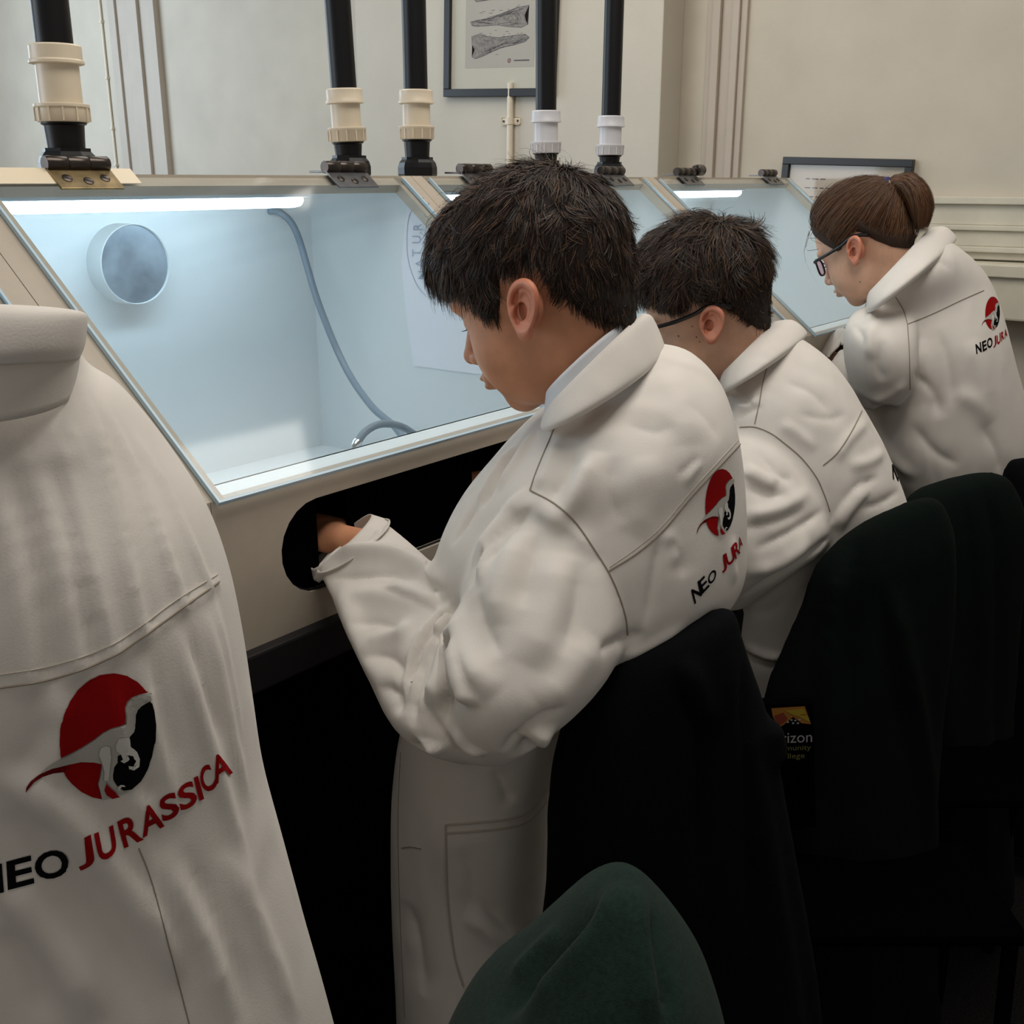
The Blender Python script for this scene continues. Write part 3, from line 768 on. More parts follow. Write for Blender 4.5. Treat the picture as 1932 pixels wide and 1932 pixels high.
FWD = np.array([_ch, _sh, 0.0]); UP = np.array([0, 0, 1.0]); RGT = np.array([_sh, -_ch, 0.0])
def ring(L, R, d, dep, sag=0.0):
    dl, dr = d if isinstance(d, tuple) else (d, d)
    a, b = P(*L, dl), P(*R, dr); c_ = (a + b) / 2; ax = (b - a) / 2
    f = FWD + UP * sag; u = ax / np.linalg.norm(ax); f = f - u * (f @ u); f /= np.linalg.norm(f)
    return np.concatenate([c_, ax, f * dep])
def vring(L, R, d, dep, dy=0.0):
    dl, dr = d if isinstance(d, tuple) else (d, d)
    a, b = P(*L, dl), P(*R, dr); c_ = (a + b) / 2; cx, cy = proj(c_)
    n = P(float(cx), float(cy) + dy, float(c_ @ FWD) - dep)
    return np.concatenate([c_, (b - a) / 2, c_ - n])
def wring(c_, axis, ra, rb=None):
    c_ = np.asarray(c_, float); ax = np.asarray(axis, float); ax /= np.linalg.norm(ax)
    a = np.cross(ax, UP) if abs(ax[2]) < .9 else np.cross(ax, FWD); a /= np.linalg.norm(a); b = np.cross(ax, a)
    if a @ RGT < 0: a = -a
    if b @ FWD < 0: b = -b
    return np.concatenate([c_, a * ra, b * (rb or ra)])
def loft(rings, n=6, M=56, ex=2.2, cap=True, fold=None):
    R = spline(rings, n); V = []
    th = np.linspace(0, 2 * math.pi, M, endpoint=False); ct, st = np.cos(th), np.sin(th)
    sx_, sy_ = np.sign(ct) * np.abs(ct) ** (2 / ex), np.sign(st) * np.abs(st) ** (2 / ex)
    for i, r in enumerate(R):
        g = 1.0 if fold is None else fold(i / (len(R) - 1), th)[:, None]
        V.append(r[:3] + (sx_[:, None] * r[3:6] + sy_[:, None] * r[6:9]) * g)
    N = len(R); V = np.concatenate(V); Fc = []
    for i in range(N - 1):
        for k in range(M):
            k2 = (k + 1) % M; Fc.append((i * M + k, i * M + k2, (i + 1) * M + k2, (i + 1) * M + k))
    if cap:
        V = np.vstack([V, R[0][:3], R[-1][:3]]); a, b = N * M, N * M + 1
        for k in range(M): Fc.append((a, (k + 1) % M, k, k)); Fc.append((b, (N - 1) * M + k, (N - 1) * M + (k + 1) % M, (N - 1) * M + (k + 1) % M))
    return V, Fc
def mk_tmp(V, Fc):
    me = bpy.data.meshes.new('tmp'); me.from_pydata([tuple(v) for v in V], [], [tuple(dict.fromkeys(f)) for f in Fc]); me.update()
    o = bpy.data.objects.new('tmp', me); C.objects.link(o); return o
def remesh(lofts, vox, smooth=4):
    bm = bmesh.new()
    for V, Fc in lofts:
        t = bmesh.new(); vs_ = [t.verts.new(v) for v in V]
        for f in Fc: t.faces.new([vs_[i] for i in dict.fromkeys(f)])
        bmesh.ops.recalc_face_normals(t, faces=t.faces[:]); me = bpy.data.meshes.new('t'); t.to_mesh(me); t.free(); bm.from_mesh(me); bpy.data.meshes.remove(me)
    me = bpy.data.meshes.new('tmp'); bm.to_mesh(me); bm.free(); o = bpy.data.objects.new('tmp', me); C.objects.link(o)
    md = o.modifiers.new('r', 'REMESH'); md.mode = 'VOXEL'; md.voxel_size = vox
    bpy.context.view_layer.update()
    ev = bpy.data.meshes.new_from_object(o.evaluated_get(bpy.context.evaluated_depsgraph_get()))
    n = len(ev.vertices); V = np.empty(n * 3, np.float32); ev.vertices.foreach_get('co', V); V = V.reshape(-1, 3).astype(float)
    Lp = np.empty(len(ev.loops), np.int32); ev.loops.foreach_get('vertex_index', Lp)
    Q = Lp.reshape(-1, 4)
    bpy.data.objects.remove(o); bpy.data.meshes.remove(ev)
    return smoothV(V, Q, smooth), Q
def smoothV(V, Q, it, lam=.55):
    E = np.concatenate([Q[:, [0, 1]], Q[:, [1, 2]], Q[:, [2, 3]], Q[:, [3, 0]]]); n = len(V)
    deg = np.bincount(E.ravel(), minlength=n)[:, None]
    for _ in range(it):
        S = np.stack([np.bincount(E[:, 0], V[E[:, 1], q], n) + np.bincount(E[:, 1], V[E[:, 0], q], n) for q in range(3)], 1)
        V = V + lam * (S / deg - V)
    return V
def bvh(V, Q): return BVHTree.FromPolygons([tuple(v) for v in V], [tuple(q) for q in Q.tolist()])
CV = Vector(CAMP)
def cast(B, px, py):
    v, _ = ray(px, py); h_ = B.ray_cast(CV, Vector(v).normalized())
    return (np.array(h_[0]), np.array(h_[1])) if h_[0] is not None else (None, None)
def trace(B, pix, n=6):
    out = []
    for x, y in spline(pix, n):
        p, nn = cast(B, x, y)
        if p is not None:
            if out and np.linalg.norm(p - out[-1][0]) > .06: continue
            out.append((p, nn))
    return out
def stroke(V, N, B, pix, w, amp, taper=True):
    t = trace(B, pix)
    if len(t) < 2: return
    Pn = np.array([q[0] for q in t]); lo, hi = Pn.min(0) - 3 * w, Pn.max(0) + 3 * w
    I = np.nonzero(((V > lo) & (V < hi)).all(1))[0]
    if not len(I): return
    X = V[I]; best = np.full(len(I), 1e9); par = np.zeros(len(I)); m = len(Pn) - 1
    for i in range(m):
        a, b = Pn[i], Pn[i + 1]; d = b - a; L = d @ d + 1e-12; tt = np.clip((X - a) @ d / L, 0, 1)
        ds = np.linalg.norm(X - a - tt[:, None] * d, axis=1); k = ds < best; best[k] = ds[k]; par[k] = (i + tt[k]) / m
    if amp > .0065 and w < .0091: g = np.sqrt(np.clip(1 - (best / (w * 1.35)) ** 2, 0, 1)) * amp
    else: g = (np.exp(-(best / w) ** 2) if amp > 0 else np.exp(-best / (w * .75))) * amp
    if taper == 'start': g *= np.clip(par * 3.5, 0, 1)
    elif taper: g *= np.clip(np.sin(np.clip(par, 0, 1) * math.pi) * 1.5, 0, 1)
    V[I] += N[I] * g[:, None]
def strokes(V, Q, lst):
    B = bvh(V, Q); N = vert_normals(V, Q)
    for it in lst: stroke(V, N, B, *it)
    return V
def wrinkle(V, Q, amp, sc, seed=0, stretch=(1, 1, .45)):
    N = vert_normals(V, Q); r_ = np.random.default_rng(seed); out = np.zeros(len(V))
    X = V * np.array(stretch)
    for o in range(9):
        k = r_.normal(0, 1, 3); k /= np.linalg.norm(k); f = sc * (1.0 + .55 * o); ph = r_.uniform(0, 6.28); wv = r_.normal(0, 1, 3) * .45 * sc
        out += np.abs(np.sin(X @ k * f + 1.3 * np.sin(X @ wv + ph) + ph)) ** 1.5 * (1 / (1 + .4 * o))
    out -= out.mean(); return V + N * (out * amp / 2)[:, None]
def seam(name, B, pix, par, m, r=.0009, n=8):
    t = trace(B, pix, n)
    if len(t) < 2: return
    return MB().tube([p + nn * r * .4 for p, nn in t], r, 6).build(name, m, par, smooth=True)
def drape_poly(B, name, polys, m, par, off=.0006, step=5.0, curve=None):
    """flat artwork (polygons in survey picture units) laid on the cloth surface as a thin print"""
    bm = bmesh.new()
    for poly in polys:
        V, Fc = poly if isinstance(poly, tuple) else ([(x, y, 0) for x, y in poly], tessellate_polygon([[Vector((x, y, 0)) for x, y in poly]]))
        vs_ = [bm.verts.new((v[0], v[1], 0)) for v in V]
        for f in Fc:
            try: bm.faces.new([vs_[i] for i in f])
            except ValueError: pass
    bmesh.ops.triangulate(bm, faces=bm.faces[:])
    for _ in range(6):
        es = [e for e in bm.edges if e.calc_length() > step]
        if not es: break
        bmesh.ops.subdivide_edges(bm, edges=es, cuts=1); bmesh.ops.triangulate(bm, faces=bm.faces[:])
    kill = []
    hit = {}
    for v in bm.verts:
        p, nn = cast(B, v.co.x, v.co.y)
        if p is None: kill.append(v); continue
        v.co = Vector(p + nn * off)
    bmesh.ops.delete(bm, geom=kill, context='VERTS')
    bad = [f for f in bm.faces if max(e.calc_length() for e in f.edges) > .03]
    bmesh.ops.delete(bm, geom=bad, context='FACES')
    if not len(bm.faces): bm.free(); return None
    me = bpy.data.meshes.new(name); bm.to_mesh(me); bm.free(); o = link_mesh(name, me, m, par, True)
    return o
def letter_on(B, chx, quad, m, par, bold=.012, off=.0007, step=4.0):
    """quad: bottom-left, bottom-right, top-right, top-left of the cap-height cell"""
    V, Fc = text_polys(chx, bold); 
    if not len(V): return
    x0, x1 = V[:, 0].min(), V[:, 0].max(); y0, y1 = V[:, 1].min(), V[:, 1].max()
    s_ = (V[:, 0] - x0) / (x1 - x0); t = (V[:, 1] - y0) / (y1 - y0)
    q = np.array(quad, float)
    W = (1 - s_)[:, None] * (1 - t)[:, None] * q[0] + s_[:, None] * (1 - t)[:, None] * q[1] + s_[:, None] * t[:, None] * q[2] + (1 - s_)[:, None] * t[:, None] * q[3]
    return drape_poly(B, 'letter', [(np.column_stack([W, np.zeros(len(W))]), Fc)], m, par, off, step)

def shift(pts, f): return [f(x, y) for x, y in pts]
# emblem artwork, drawn at the size of the nearest coat (zoomed survey sheet 0,1240 at 4.2x)
Z_ = lambda pts: [(x / 4.2, 1240 + y / 4.2) for x, y in pts]
EMB = dict(
 red_disc=[Z_([(480, 795), (470, 690), (478, 560), (505, 450), (550, 350), (615, 255), (700, 180), (790, 138), (900, 124), (1000, 145), (1090, 195), (1170, 278), (1100, 292), (1040, 315), (1000, 350), (982, 400), (988, 470), (985, 525), (950, 540), (880, 560), (810, 595), (740, 650), (640, 712), (560, 755)]),
           Z_([(500, 905), (480, 880), (540, 845), (640, 825), (740, 828), (800, 838), (798, 880), (785, 950), (772, 1000), (790, 1060), (805, 1120), (730, 1105), (640, 1060), (570, 1000), (525, 950)])],
 red_tail=[Z_([(205, 1070), (210, 1030), (240, 985), (300, 935), (380, 890), (480, 862), (540, 845), (560, 870), (500, 905), (420, 915), (340, 945), (270, 990), (225, 1045)])],
 black_disc=[Z_([(1190, 345), (1215, 430), (1230, 540), (1228, 660), (1205, 780), (1165, 890), (1110, 980), (1040, 1045), (980, 1050), (930, 1010), (895, 965), (893, 930), (910, 860), (935, 830), (935, 762), (1040, 765), (1030, 730), (1012, 700), (1015, 630), (1050, 590), (1068, 520), (1072, 450), (1090, 410), (1140, 370)])],
 grey_body=[Z_([(225, 1015), (300, 935), (400, 850), (480, 800), (560, 758), (640, 716), (740, 653), (810, 598), (880, 563), (950, 543), (988, 527), (992, 470), (986, 400), (1004, 354), (1042, 318), (1100, 296), (1185, 288), (1192, 335), (1138, 366), (1088, 406), (1068, 450), (1064, 520), (1046, 588), (1012, 626), (1010, 700), (960, 760), (932, 770), (930, 825), (905, 860), (890, 930), (892, 965), (930, 1015), (990, 1052), (1030, 1055), (960, 1082), (915, 1050), (860, 1000), (838, 975), (820, 1040), (838, 1080), (890, 1105), (808, 1124), (792, 1060), (775, 1000), (790, 950), (803, 880), (805, 838), (740, 824), (640, 820), (540, 840), (420, 870), (310, 925)])],
 red_foot=[Z_([(835, 990), (860, 1015), (915, 1062), (950, 1092), (885, 1108), (840, 1080), (822, 1045)])],
 pale_limb=[Z_([(775, 760), (790, 705), (835, 688), (875, 705), (878, 760), (868, 820), (860, 900), (850, 960), (815, 960), (820, 900), (800, 820)]),
            Z_([(920, 680), (935, 635), (970, 625), (1005, 640), (1012, 700), (1060, 745), (1082, 800), (1078, 860), (1045, 885), (1005, 875), (1000, 850), (1040, 855), (1052, 820), (1035, 775), (990, 765), (1005, 800), (985, 822), (955, 805), (975, 795), (960, 755), (925, 730)]),
            Z_([(935, 1035), (935, 1010), (955, 993), (985, 993), (1000, 1008), (970, 1008), (955, 1022), (952, 1040)])])
def emblem(B, par, f, only=None, step=5):
    for nm, m, off in (('red_disc', m_red, .0008), ('red_tail', m_dkred, .0008), ('black_disc', m_blk, .0008), ('grey_body', m_grey, .0016), ('red_foot', m_red, .0021), ('pale_limb', m_pale, .0024)):
        polys = [shift(p, f) for p in EMB[nm]]
        drape_poly(B, 'emblem_' + nm.split('_')[1], polys, m, par, off, step)

def collar_mesh(name, rings, par, m, thick=.0016, M=64, ex=2.0, gap=None):
    V, Fc = loft(rings, 5, M, ex, cap=False)
    bm = bmesh.new(); vs_ = [bm.verts.new(v) for v in V]
    for f in Fc: bm.faces.new([vs_[i] for i in f])
    bmesh.ops.recalc_face_normals(bm, faces=bm.faces[:])
    bmesh.ops.solidify(bm, geom=bm.faces[:], thickness=thick)
    me = bpy.data.meshes.new(name); bm.to_mesh(me); bm.free()
    return link_mesh(name, me, m, par, True)
# ---------------------------------------------------------------- people
m_hA = hair_mat('hair_dark_brown', (.022, .011, .0065)); m_hB = hair_mat('hair_brown_light', (.10, .050, .026)); m_hC = hair_mat('hair_black_brown', (.006, .0035, .003))
m_h2 = hair_mat('hair_chestnut', (.15, .060, .022)); m_h3 = hair_mat('hair_auburn', (.07, .027, .010)); m_h4 = hair_mat('hair_ash', (.13, .085, .05))
m_cap = mat('scalp_hair', (.013, .0075, .005), .9); m_cap2 = mat('scalp_auburn', (.035, .015, .007), .8)
m_trouser = mat('dark_trousers', (.006, .006, .008), .9)
m_specs = mat('spectacle_frame', (.006, .006, .007), .3)
m_blue = mat('blue_band', hexc('12246e'), .7); m_wband = mat('white_band', hexc('d8d8e0'), .7)

m_ear = skin_mat('skin_ear', hexc('cd8569'), None)
def interp(xs, ys): 
    xs = np.array(xs); ys = np.array(ys); return lambda v: np.interp(v, xs, ys)
def place(T, V): return V @ T[0].T * T[2] + T[1]
def hand_at(wrist, fwd, roll=0.0, mirror=False, s=.92):
    f = np.array(fwd, float); f /= np.linalg.norm(f); z = UP - f * (UP @ f); z /= np.linalg.norm(z); x = np.cross(f, z)
    c_, s_ = math.cos(roll), math.sin(roll); x, z = x * c_ + z * s_, z * c_ - x * s_
    V = HAND_V * s + [0, .075 * s, 0]
    if mirror: V = V * [-1, 1, 1]; Q = HAND_Q[:, ::-1]
    else: Q = HAND_Q
    return V[:, :1] * x + V[:, 1:2] * f + V[:, 2:] * z + np.asarray(wrist), Q
def to_quads(V, Fc): return np.asarray(V), np.array([tuple(f) if len(f) == 4 else (f[0], f[1], f[2], f[2]) for f in Fc])
def body_mesh(name, T, ear, inner, hands, skin, label, vox=.006, neck=None):
    """head with face and neck, trunk, arms and legs grown together, five-fingered hands on the wrists"""
    tv, tq = remesh(inner, vox, 3)
    HV, HQ = make_head(tuple((T[0].T @ (neck - T[1])) / T[2]), .046) if neck is not None else make_head()
    parts = [(place(T, HV), HQ), (place(T, EAR_V + np.array([-.0765, -.007, .0]) + ear), EAR_Q),
             (place(T, (EAR_V + np.array([-.0765, -.007, .0]) + ear) * [-1, 1, 1]), EAR_Q[:, ::-1]), (tv, tq)] + hands
    V, Q = join(parts)
    o = fastmesh(name, V, Q, skin, None, True); tag(o, label, 'person')
    o.data.materials.append(m_ear); mi = np.zeros(len(Q), np.int32); mi[len(HQ):len(HQ) + 2 * len(EAR_Q)] = 1
    o.data.polygons.foreach_set('material_index', mi); return o
def tri_fix(Q): return Q

def leg_lofts(hip, foot, r=(.075, .055, .045, .04)):
    hip = np.array(hip, float); foot = np.array(foot, float)
    knee = (hip + foot) / 2 + np.array([0, .03, 0])
    ax = foot - hip
    return loft([wring(hip, ax, r[0]), wring((hip + knee) / 2, ax, r[0] * .9), wring(knee, ax, r[1]), wring((knee + foot) / 2, ax, r[1] * .95), wring(foot + [0, 0, .07], ax, r[3])], 4, 20)
def shoe(name, foot, par, m):
    f = np.array(foot, float)
    V, Fc = loft([wring(f + [0, -.06, .035], (0, 1, 0), .028, .03), wring(f + [0, -.03, .045], (0, 1, 0), .036, .042), wring(f + [0, .05, .035], (0, 1, 0), .040, .032), wring(f + [0, .12, .028], (0, 1, -.1), .038, .024), wring(f + [0, .17, .02], (0, 1, 0), .022, .014)], 4, 20)
    return pyd(name, V, [tuple(dict.fromkeys(q)) for q in Fc], m, par)

# ======================= nearest boy
T1 = (R3(.240, -.3015, -.0141), np.array([.8647, .61, 1.27]), .9927)
hipZ = .78
D = 1.06
torso1 = [ring((1042, 752), (1212, 618), 1.07, .045, -.17), ring((1032, 780), (1235, 645), 1.07, .060, -.1), ring((1000, 800), (1300, 662), 1.07, .085), ring((962, 838), (1352, 712), 1.07, .12), ring((915, 890), (1382, 790), 1.06, .135),
          ring((870, 945), (1397, 880), 1.06, .14), ring((835, 1010), (1402, 985), 1.05, .14), ring((818, 1075), (1398, 1075), 1.05, .14), ring((832, 1150), (1350, 1140), 1.05, .135),
          ring((830, 1230), (1280, 1195), 1.04, .125), ring((800, 1310), (1180, 1250), 1.04, .11), ring((770, 1370), (1110, 1310), 1.05, .10)]
skirt1 = [ring((765, 1340), (1100, 1290), 1.05, .10), ring((748, 1420), (1062, 1400), 1.06, .10), ring((740, 1500), (1036, 1490), 1.06, .10), ring((738, 1600), (1033, 1590), 1.06, .10),
          ring((741, 1720), (1028, 1710), 1.06, .105), ring((748, 1860), (1016, 1850), 1.06, .11), ring((756, 2050), (1010, 2040), 1.06, .115), ring((764, 2300), (1015, 2290), 1.06, .12)]
sl_hi = [ring((1005, 870), (1110, 850), 1.06, .04), ring((972, 905), (1160, 935), 1.02, .07), ring((918, 985), (1178, 1035), .985, .088), ring((880, 1075), (1186, 1130), .96, .094), ring((862, 1160), (1170, 1215), .94, .094),
         ring((850, 1240), (1118, 1290), .92, .085), ring((832, 1320), (1040, 1360), .93, .075), ring((850, 1395), (975, 1412), .94, .045)]
sl_lo = [ring((860, 1425), (1010, 1360), .94, .04), ring((800, 1393), (960, 1265), .945, .07), ring((742, 1345), (900, 1195), .96, .078), ring((702, 1275), (868, 1140), .99, .070), ring((664, 1200), (838, 1095), 1.03, .062),
         ring((632, 1130), (790, 1045), 1.08, .055), ring((607, 1080), (735, 998), 1.13, .048), ring((600, 1062), (722, 990), 1.145, .046)]
far_sl = [wring((1.08, .62, 1.12), (0, .6, -.8), .06), wring((1.12, .68, 1.03), (0, .4, -.9), .056), wring((1.13, .74, .975), (0, 1, -.2), .050), wring((1.115, .81, .975), (-.1, 1, .05), .044), wring((1.11, .848, .985), (-.1, 1, .05), .041)]
V1, Q1 = remesh([loft(torso1), loft(skirt1), loft(sl_hi), loft(sl_lo), loft(far_sl)], .0032, 9)
S1 = []
def cr(pix, w, a):
    x, y = np.mean(pix, axis=0); k = 1.5 if (740 < x < 905 and 1140 < y < 1400) else 1.5 if (y > 1380 or x < 800) else 1.25 if x < 1110 else .7
    S1.append((pix, w, a * k))
cr([(868, 1140), (822, 1180), (782, 1240), (757, 1330)], .007, -.011)
cr([(800, 1215), (790, 1270), (778, 1330), (778, 1375)], .008, -.006)
cr([(862, 1150), (835, 1165), (800, 1205), (775, 1262), (770, 1330)], .009, .007)
cr([(862, 1166), (836, 1182), (820, 1200)], .005, .007); cr([(862, 1176), (842, 1196), (824, 1206)], .0035, -.006)
cr([(864, 1182), (846, 1225), (828, 1290), (803, 1332)], .008, .009)
cr([(866, 1180), (856, 1215), (838, 1245)], .004, .006)
cr([(866, 1196), (852, 1250), (842, 1320), (840, 1385)], .0055, -.010)
cr([(868, 1225), (856, 1262), (848, 1310)], .0045, .006)
cr([(867, 1215), (872, 1262), (884, 1305), (893, 1332)], .0065, .010)
cr([(869, 1245), (882, 1290), (900, 1318)], .0045, -.007)
cr([(862, 1262), (862, 1300), (852, 1335)], .004, -.006)
cr([(818, 1205), (806, 1265), (796, 1330)], .005, -.006)
cr([(806, 1330), (830, 1380), (870, 1415), (915, 1428)], .008, -.006)
cr([(868, 1140), (872, 1200), (895, 1260), (935, 1310)], .014, .008)
cr([(850, 1375), (880, 1410), (915, 1425)], .007, .005)
cr([(612, 1062), (670, 1042), (740, 1045), (800, 1075), (845, 1110)], .011, .008)
cr([(618, 1092), (680, 1082), (740, 1078), (790, 1092)], .010, -.006)
cr([(640, 1130), (700, 1120), (760, 1130), (820, 1145)], .012, .004)
cr([(668, 1180), (712, 1172), (760, 1190)], .012, -.005)
cr([(690, 1240), (735, 1240), (765, 1280)], .012, -.006)
cr([(715, 1295), (745, 1310), (752, 1350)], .009, -.006); cr([(690, 1220), (730, 1195), (780, 1185)], .01, .005)
cr([(605, 1072), (660, 1025), (722, 998)], .006, .003)
cr([(1005, 930), (965, 965), (925, 1010), (890, 1060)], .009, .006); cr([(1000, 960), (960, 1005), (915, 1070)], .008, -.005)
cr([(980, 935), (935, 985), (905, 1040)], .005, -.004)
cr([(1125, 850), (1100, 905), (1070, 960), (1030, 1000)], .010, .007); cr([(1090, 845), (1065, 900), (1030, 950)], .010, -.006)
cr([(1160, 860), (1150, 930), (1175, 990)], .016, -.006); cr([(1060, 820), (1035, 880), (1015, 925)], .008, .004)
cr([(945, 1010), (920, 1060), (905, 1110)], .006, .003); cr([(925, 1000), (905, 1060), (885, 1110)], .0045, -.003)
cr([(1245, 1010), (1232, 1090), (1215, 1190)], .006, -.006); cr([(1262, 1010), (1285, 1050), (1290, 1090)], .010, -.004)
cr([(1252, 1005), (1275, 1030), (1275, 1070)], .006, .004)
cr([(1110, 1050), (1140, 1110), (1150, 1180), (1130, 1230)], .012, .003)
cr([(1130, 1232), (1150, 1215), (1190, 1200), (1216, 1192)], .0055, -.009)
cr([(1160, 1236), (1200, 1232), (1250, 1208), (1300, 1178)], .008, .006)
cr([(955, 850), (920, 905), (885, 970), (850, 1030)], .006, -.008); cr([(985, 830), (940, 900), (905, 960)], .006, -.006)
cr([(975, 838), (930, 900), (890, 965)], .006, .006); cr([(1010, 810), (975, 870), (940, 925)], .006, .005)
cr([(1290, 760), (1330, 790), (1360, 830)], .012, -.003); cr([(1150, 780), (1210, 770), (1280, 790)], .012, .003); cr([(1180, 800), (1240, 815), (1270, 800)], .008, -.003)
cr([(1275, 900), (1300, 880), (1322, 862)], .005, -.003); cr([(1290, 915), (1308, 890), (1325, 870)], .004, .003)
cr([(1385, 1010), (1380, 1060), (1388, 1100)], .006, .004)
cr([(1070, 1330), (1000, 1370), (945, 1420)], .006, -.008)
cr([(1025, 1370), (1008, 1430), (985, 1500), (965, 1545)], .010, .008); cr([(1000, 1390), (985, 1450), (960, 1510)], .009, -.008)
cr([(800, 1400), (798, 1500), (805, 1600), (820, 1700), (845, 1800), (870, 1900)], .007, -.010)
cr([(815, 1400), (812, 1500), (820, 1600), (838, 1700), (862, 1800), (885, 1900)], .010, .007)
cr([(930, 1450), (950, 1490), (965, 1520)], .010, -.005); cr([(880, 1440), (860, 1500), (850, 1550)], .012, .003)
cr([(905, 1700), (940, 1740), (965, 1765)], .005, -.004); cr([(880, 1720), (930, 1760), (990, 1790)], .010, .004)
cr([(770, 1700), (790, 1790), (800, 1880)], .014, -.004); cr([(870, 1600), (890, 1660), (880, 1740)], .014, -.004)
cr([(1000, 940), (1040, 975), (1085, 1010), (1120, 1060)], .010, .005); cr([(985, 1000), (960, 1060), (940, 1120), (935, 1180)], .014, .006); cr([(1020, 1000), (1000, 1070), (985, 1150)], .012, -.005)
cr([(1060, 1040), (1050, 1110), (1030, 1190), (1000, 1260)], .016, .006); cr([(1090, 1060), (1085, 1150), (1060, 1240)], .014, -.005); cr([(905, 1120), (915, 1180), (945, 1240)], .010, -.005)
cr([(930, 1000), (915, 1050), (898, 1095)], .004, .004); cr([(1120, 1200), (1080, 1270), (1020, 1330)], .016, .005)
cr([(640, 1100), (660, 1160), (690, 1230), (725, 1300)], .012, .005); cr([(760, 1060), (800, 1100), (840, 1125)], .008, -.005); cr([(735, 1100), (790, 1125), (845, 1140)], .008, .006)
cr([(1180, 720), (1150, 790), (1125, 850)], .014, .005); cr([(1240, 700), (1280, 760), (1300, 840)], .018, .006); cr([(1215, 860), (1225, 940), (1190, 1010)], .016, .005)
V1 = strokes(V1, Q1, S1)
V1 = wrinkle(V1, Q1, .0007, 34, 3); V1 = smoothV(V1, Q1, 1, .4)
B1 = bvh(V1, Q1)

in1 = [loft([wring(P(1140, 745, 1.05), (0, .3, 1), .040), wring(P(1150, 800, 1.06), (0, .3, 1), .05, .045), wring(P(1150, 950, 1.06), (0, .2, 1), .095, .075), wring(P(1090, 1120, 1.06), (0, .1, 1), .085, .065), wring(P(930, 1400, 1.07), (0, 0, 1), .075, .06)], 4, 32),
       loft([wring(P(1060, 960, 1.02), (0, 0, 1), .04), wring(P(1010, 1100, .96), (0, 0, 1), .038), wring(P(930, 1330, .95), (0, .4, 1), .036), wring(P(760, 1200, 1.02), (0, 1, .4), .034), wring((.812, .83, .985), (0, 1, .1), .024)], 4, 20),
       loft([wring((1.06, .62, 1.12), (0, 0, 1), .04), wring((1.12, .69, 1.0), (0, .4, -1), .034), wring((1.125, .76, .975), (0, 1, 0), .03), wring((1.11, .84, .985), (0, 1, .1), .024)], 4, 20),
       leg_lofts((.785, .655, .72), (.785, .655, 0), (.05, .045, .04, .035)), leg_lofts((.86, .715, .72), (.86, .715, 0), (.05, .045, .04, .035))]
hands1 = [hand_at((.812, .825, .985), (.05, 1, .02), .3), hand_at((1.11, .838, .985), (-.2, 1, 0), -.3, True)]
boy1 = body_mesh('person', T1, np.array([0, 0, 0]), in1, hands1, m_skin_tan, 'person with short dark hair and no glasses, in white lab coat, arms in cabinet slot', neck=P(1150, 775, 1.05))
coat1 = fastmesh('lab_coat', V1, Q1, m_coat, boy1)
coat1['label'] = 'white cotton lab coat with bunched sleeve'
for pix in ([(1000, 925), (1050, 953), (1085, 985), (1120, 1035), (1147, 1078), (1167, 1122), (1180, 1165), (1184, 1198)],
            [(1147, 1078), (1200, 1045), (1250, 1002), (1300, 942), (1345, 892), (1396, 838)],
            [(1084, 782), (1052, 800), (1035, 835), (1012, 890), (1000, 925)]):
    seam('seam', B1, pix, coat1, m_seam, .0008)
for pix in ([(1150, 1070), (1200, 1035), (1250, 992), (1300, 932), (1345, 882), (1393, 830)],): seam('stitching', B1, pix, coat1, m_stitch, .0004)
for pix in ([(842, 1556), (900, 1552), (960, 1545), (1000, 1528), (1028, 1490)], [(842, 1572), (900, 1568), (960, 1561), (1000, 1545), (1030, 1512)], [(841, 1556), (842, 1620), (845, 1700), (858, 1800), (875, 1860)]):
    seam('pocket_edge', B1, pix, coat1, m_stitch, .0013)
for pix in ([(756, 1420), (752, 1520), (752, 1620), (756, 1750), (764, 1920)], [(758, 1600), (775, 1598), (795, 1602)]): seam('placket_seam', B1, pix, coat1, m_seam, .0006)
# turned-back cuff
collar_mesh('cuff', [ring((604, 1068), (733, 990), (1.135, 1.13), .049), ring((594, 1088), (728, 984), 1.152, .050), ring((588, 1066), (700, 975), 1.158, .046)], coat1, m_coat)
# collar: fall and stand
collar_mesh('collar', [vring((1030, 772), (1213, 592), (1.01, 1.07), .062, -6), vring((1025, 782), (1232, 600), (1.01, 1.075), .070, -2), vring((1020, 800), (1254, 652), (1.01, 1.075), .086, 18), vring((1022, 808), (1248, 670), (1.01, 1.07), .084, 24)], coat1, m_coat, .002)
collar_mesh('shirt_collar', [vring((1030, 742), (1196, 600), (1.01, 1.06), .054, -14), vring((1026, 780), (1208, 625), (1.01, 1.06), .058, 0)], boy1, m_shirt, .002)

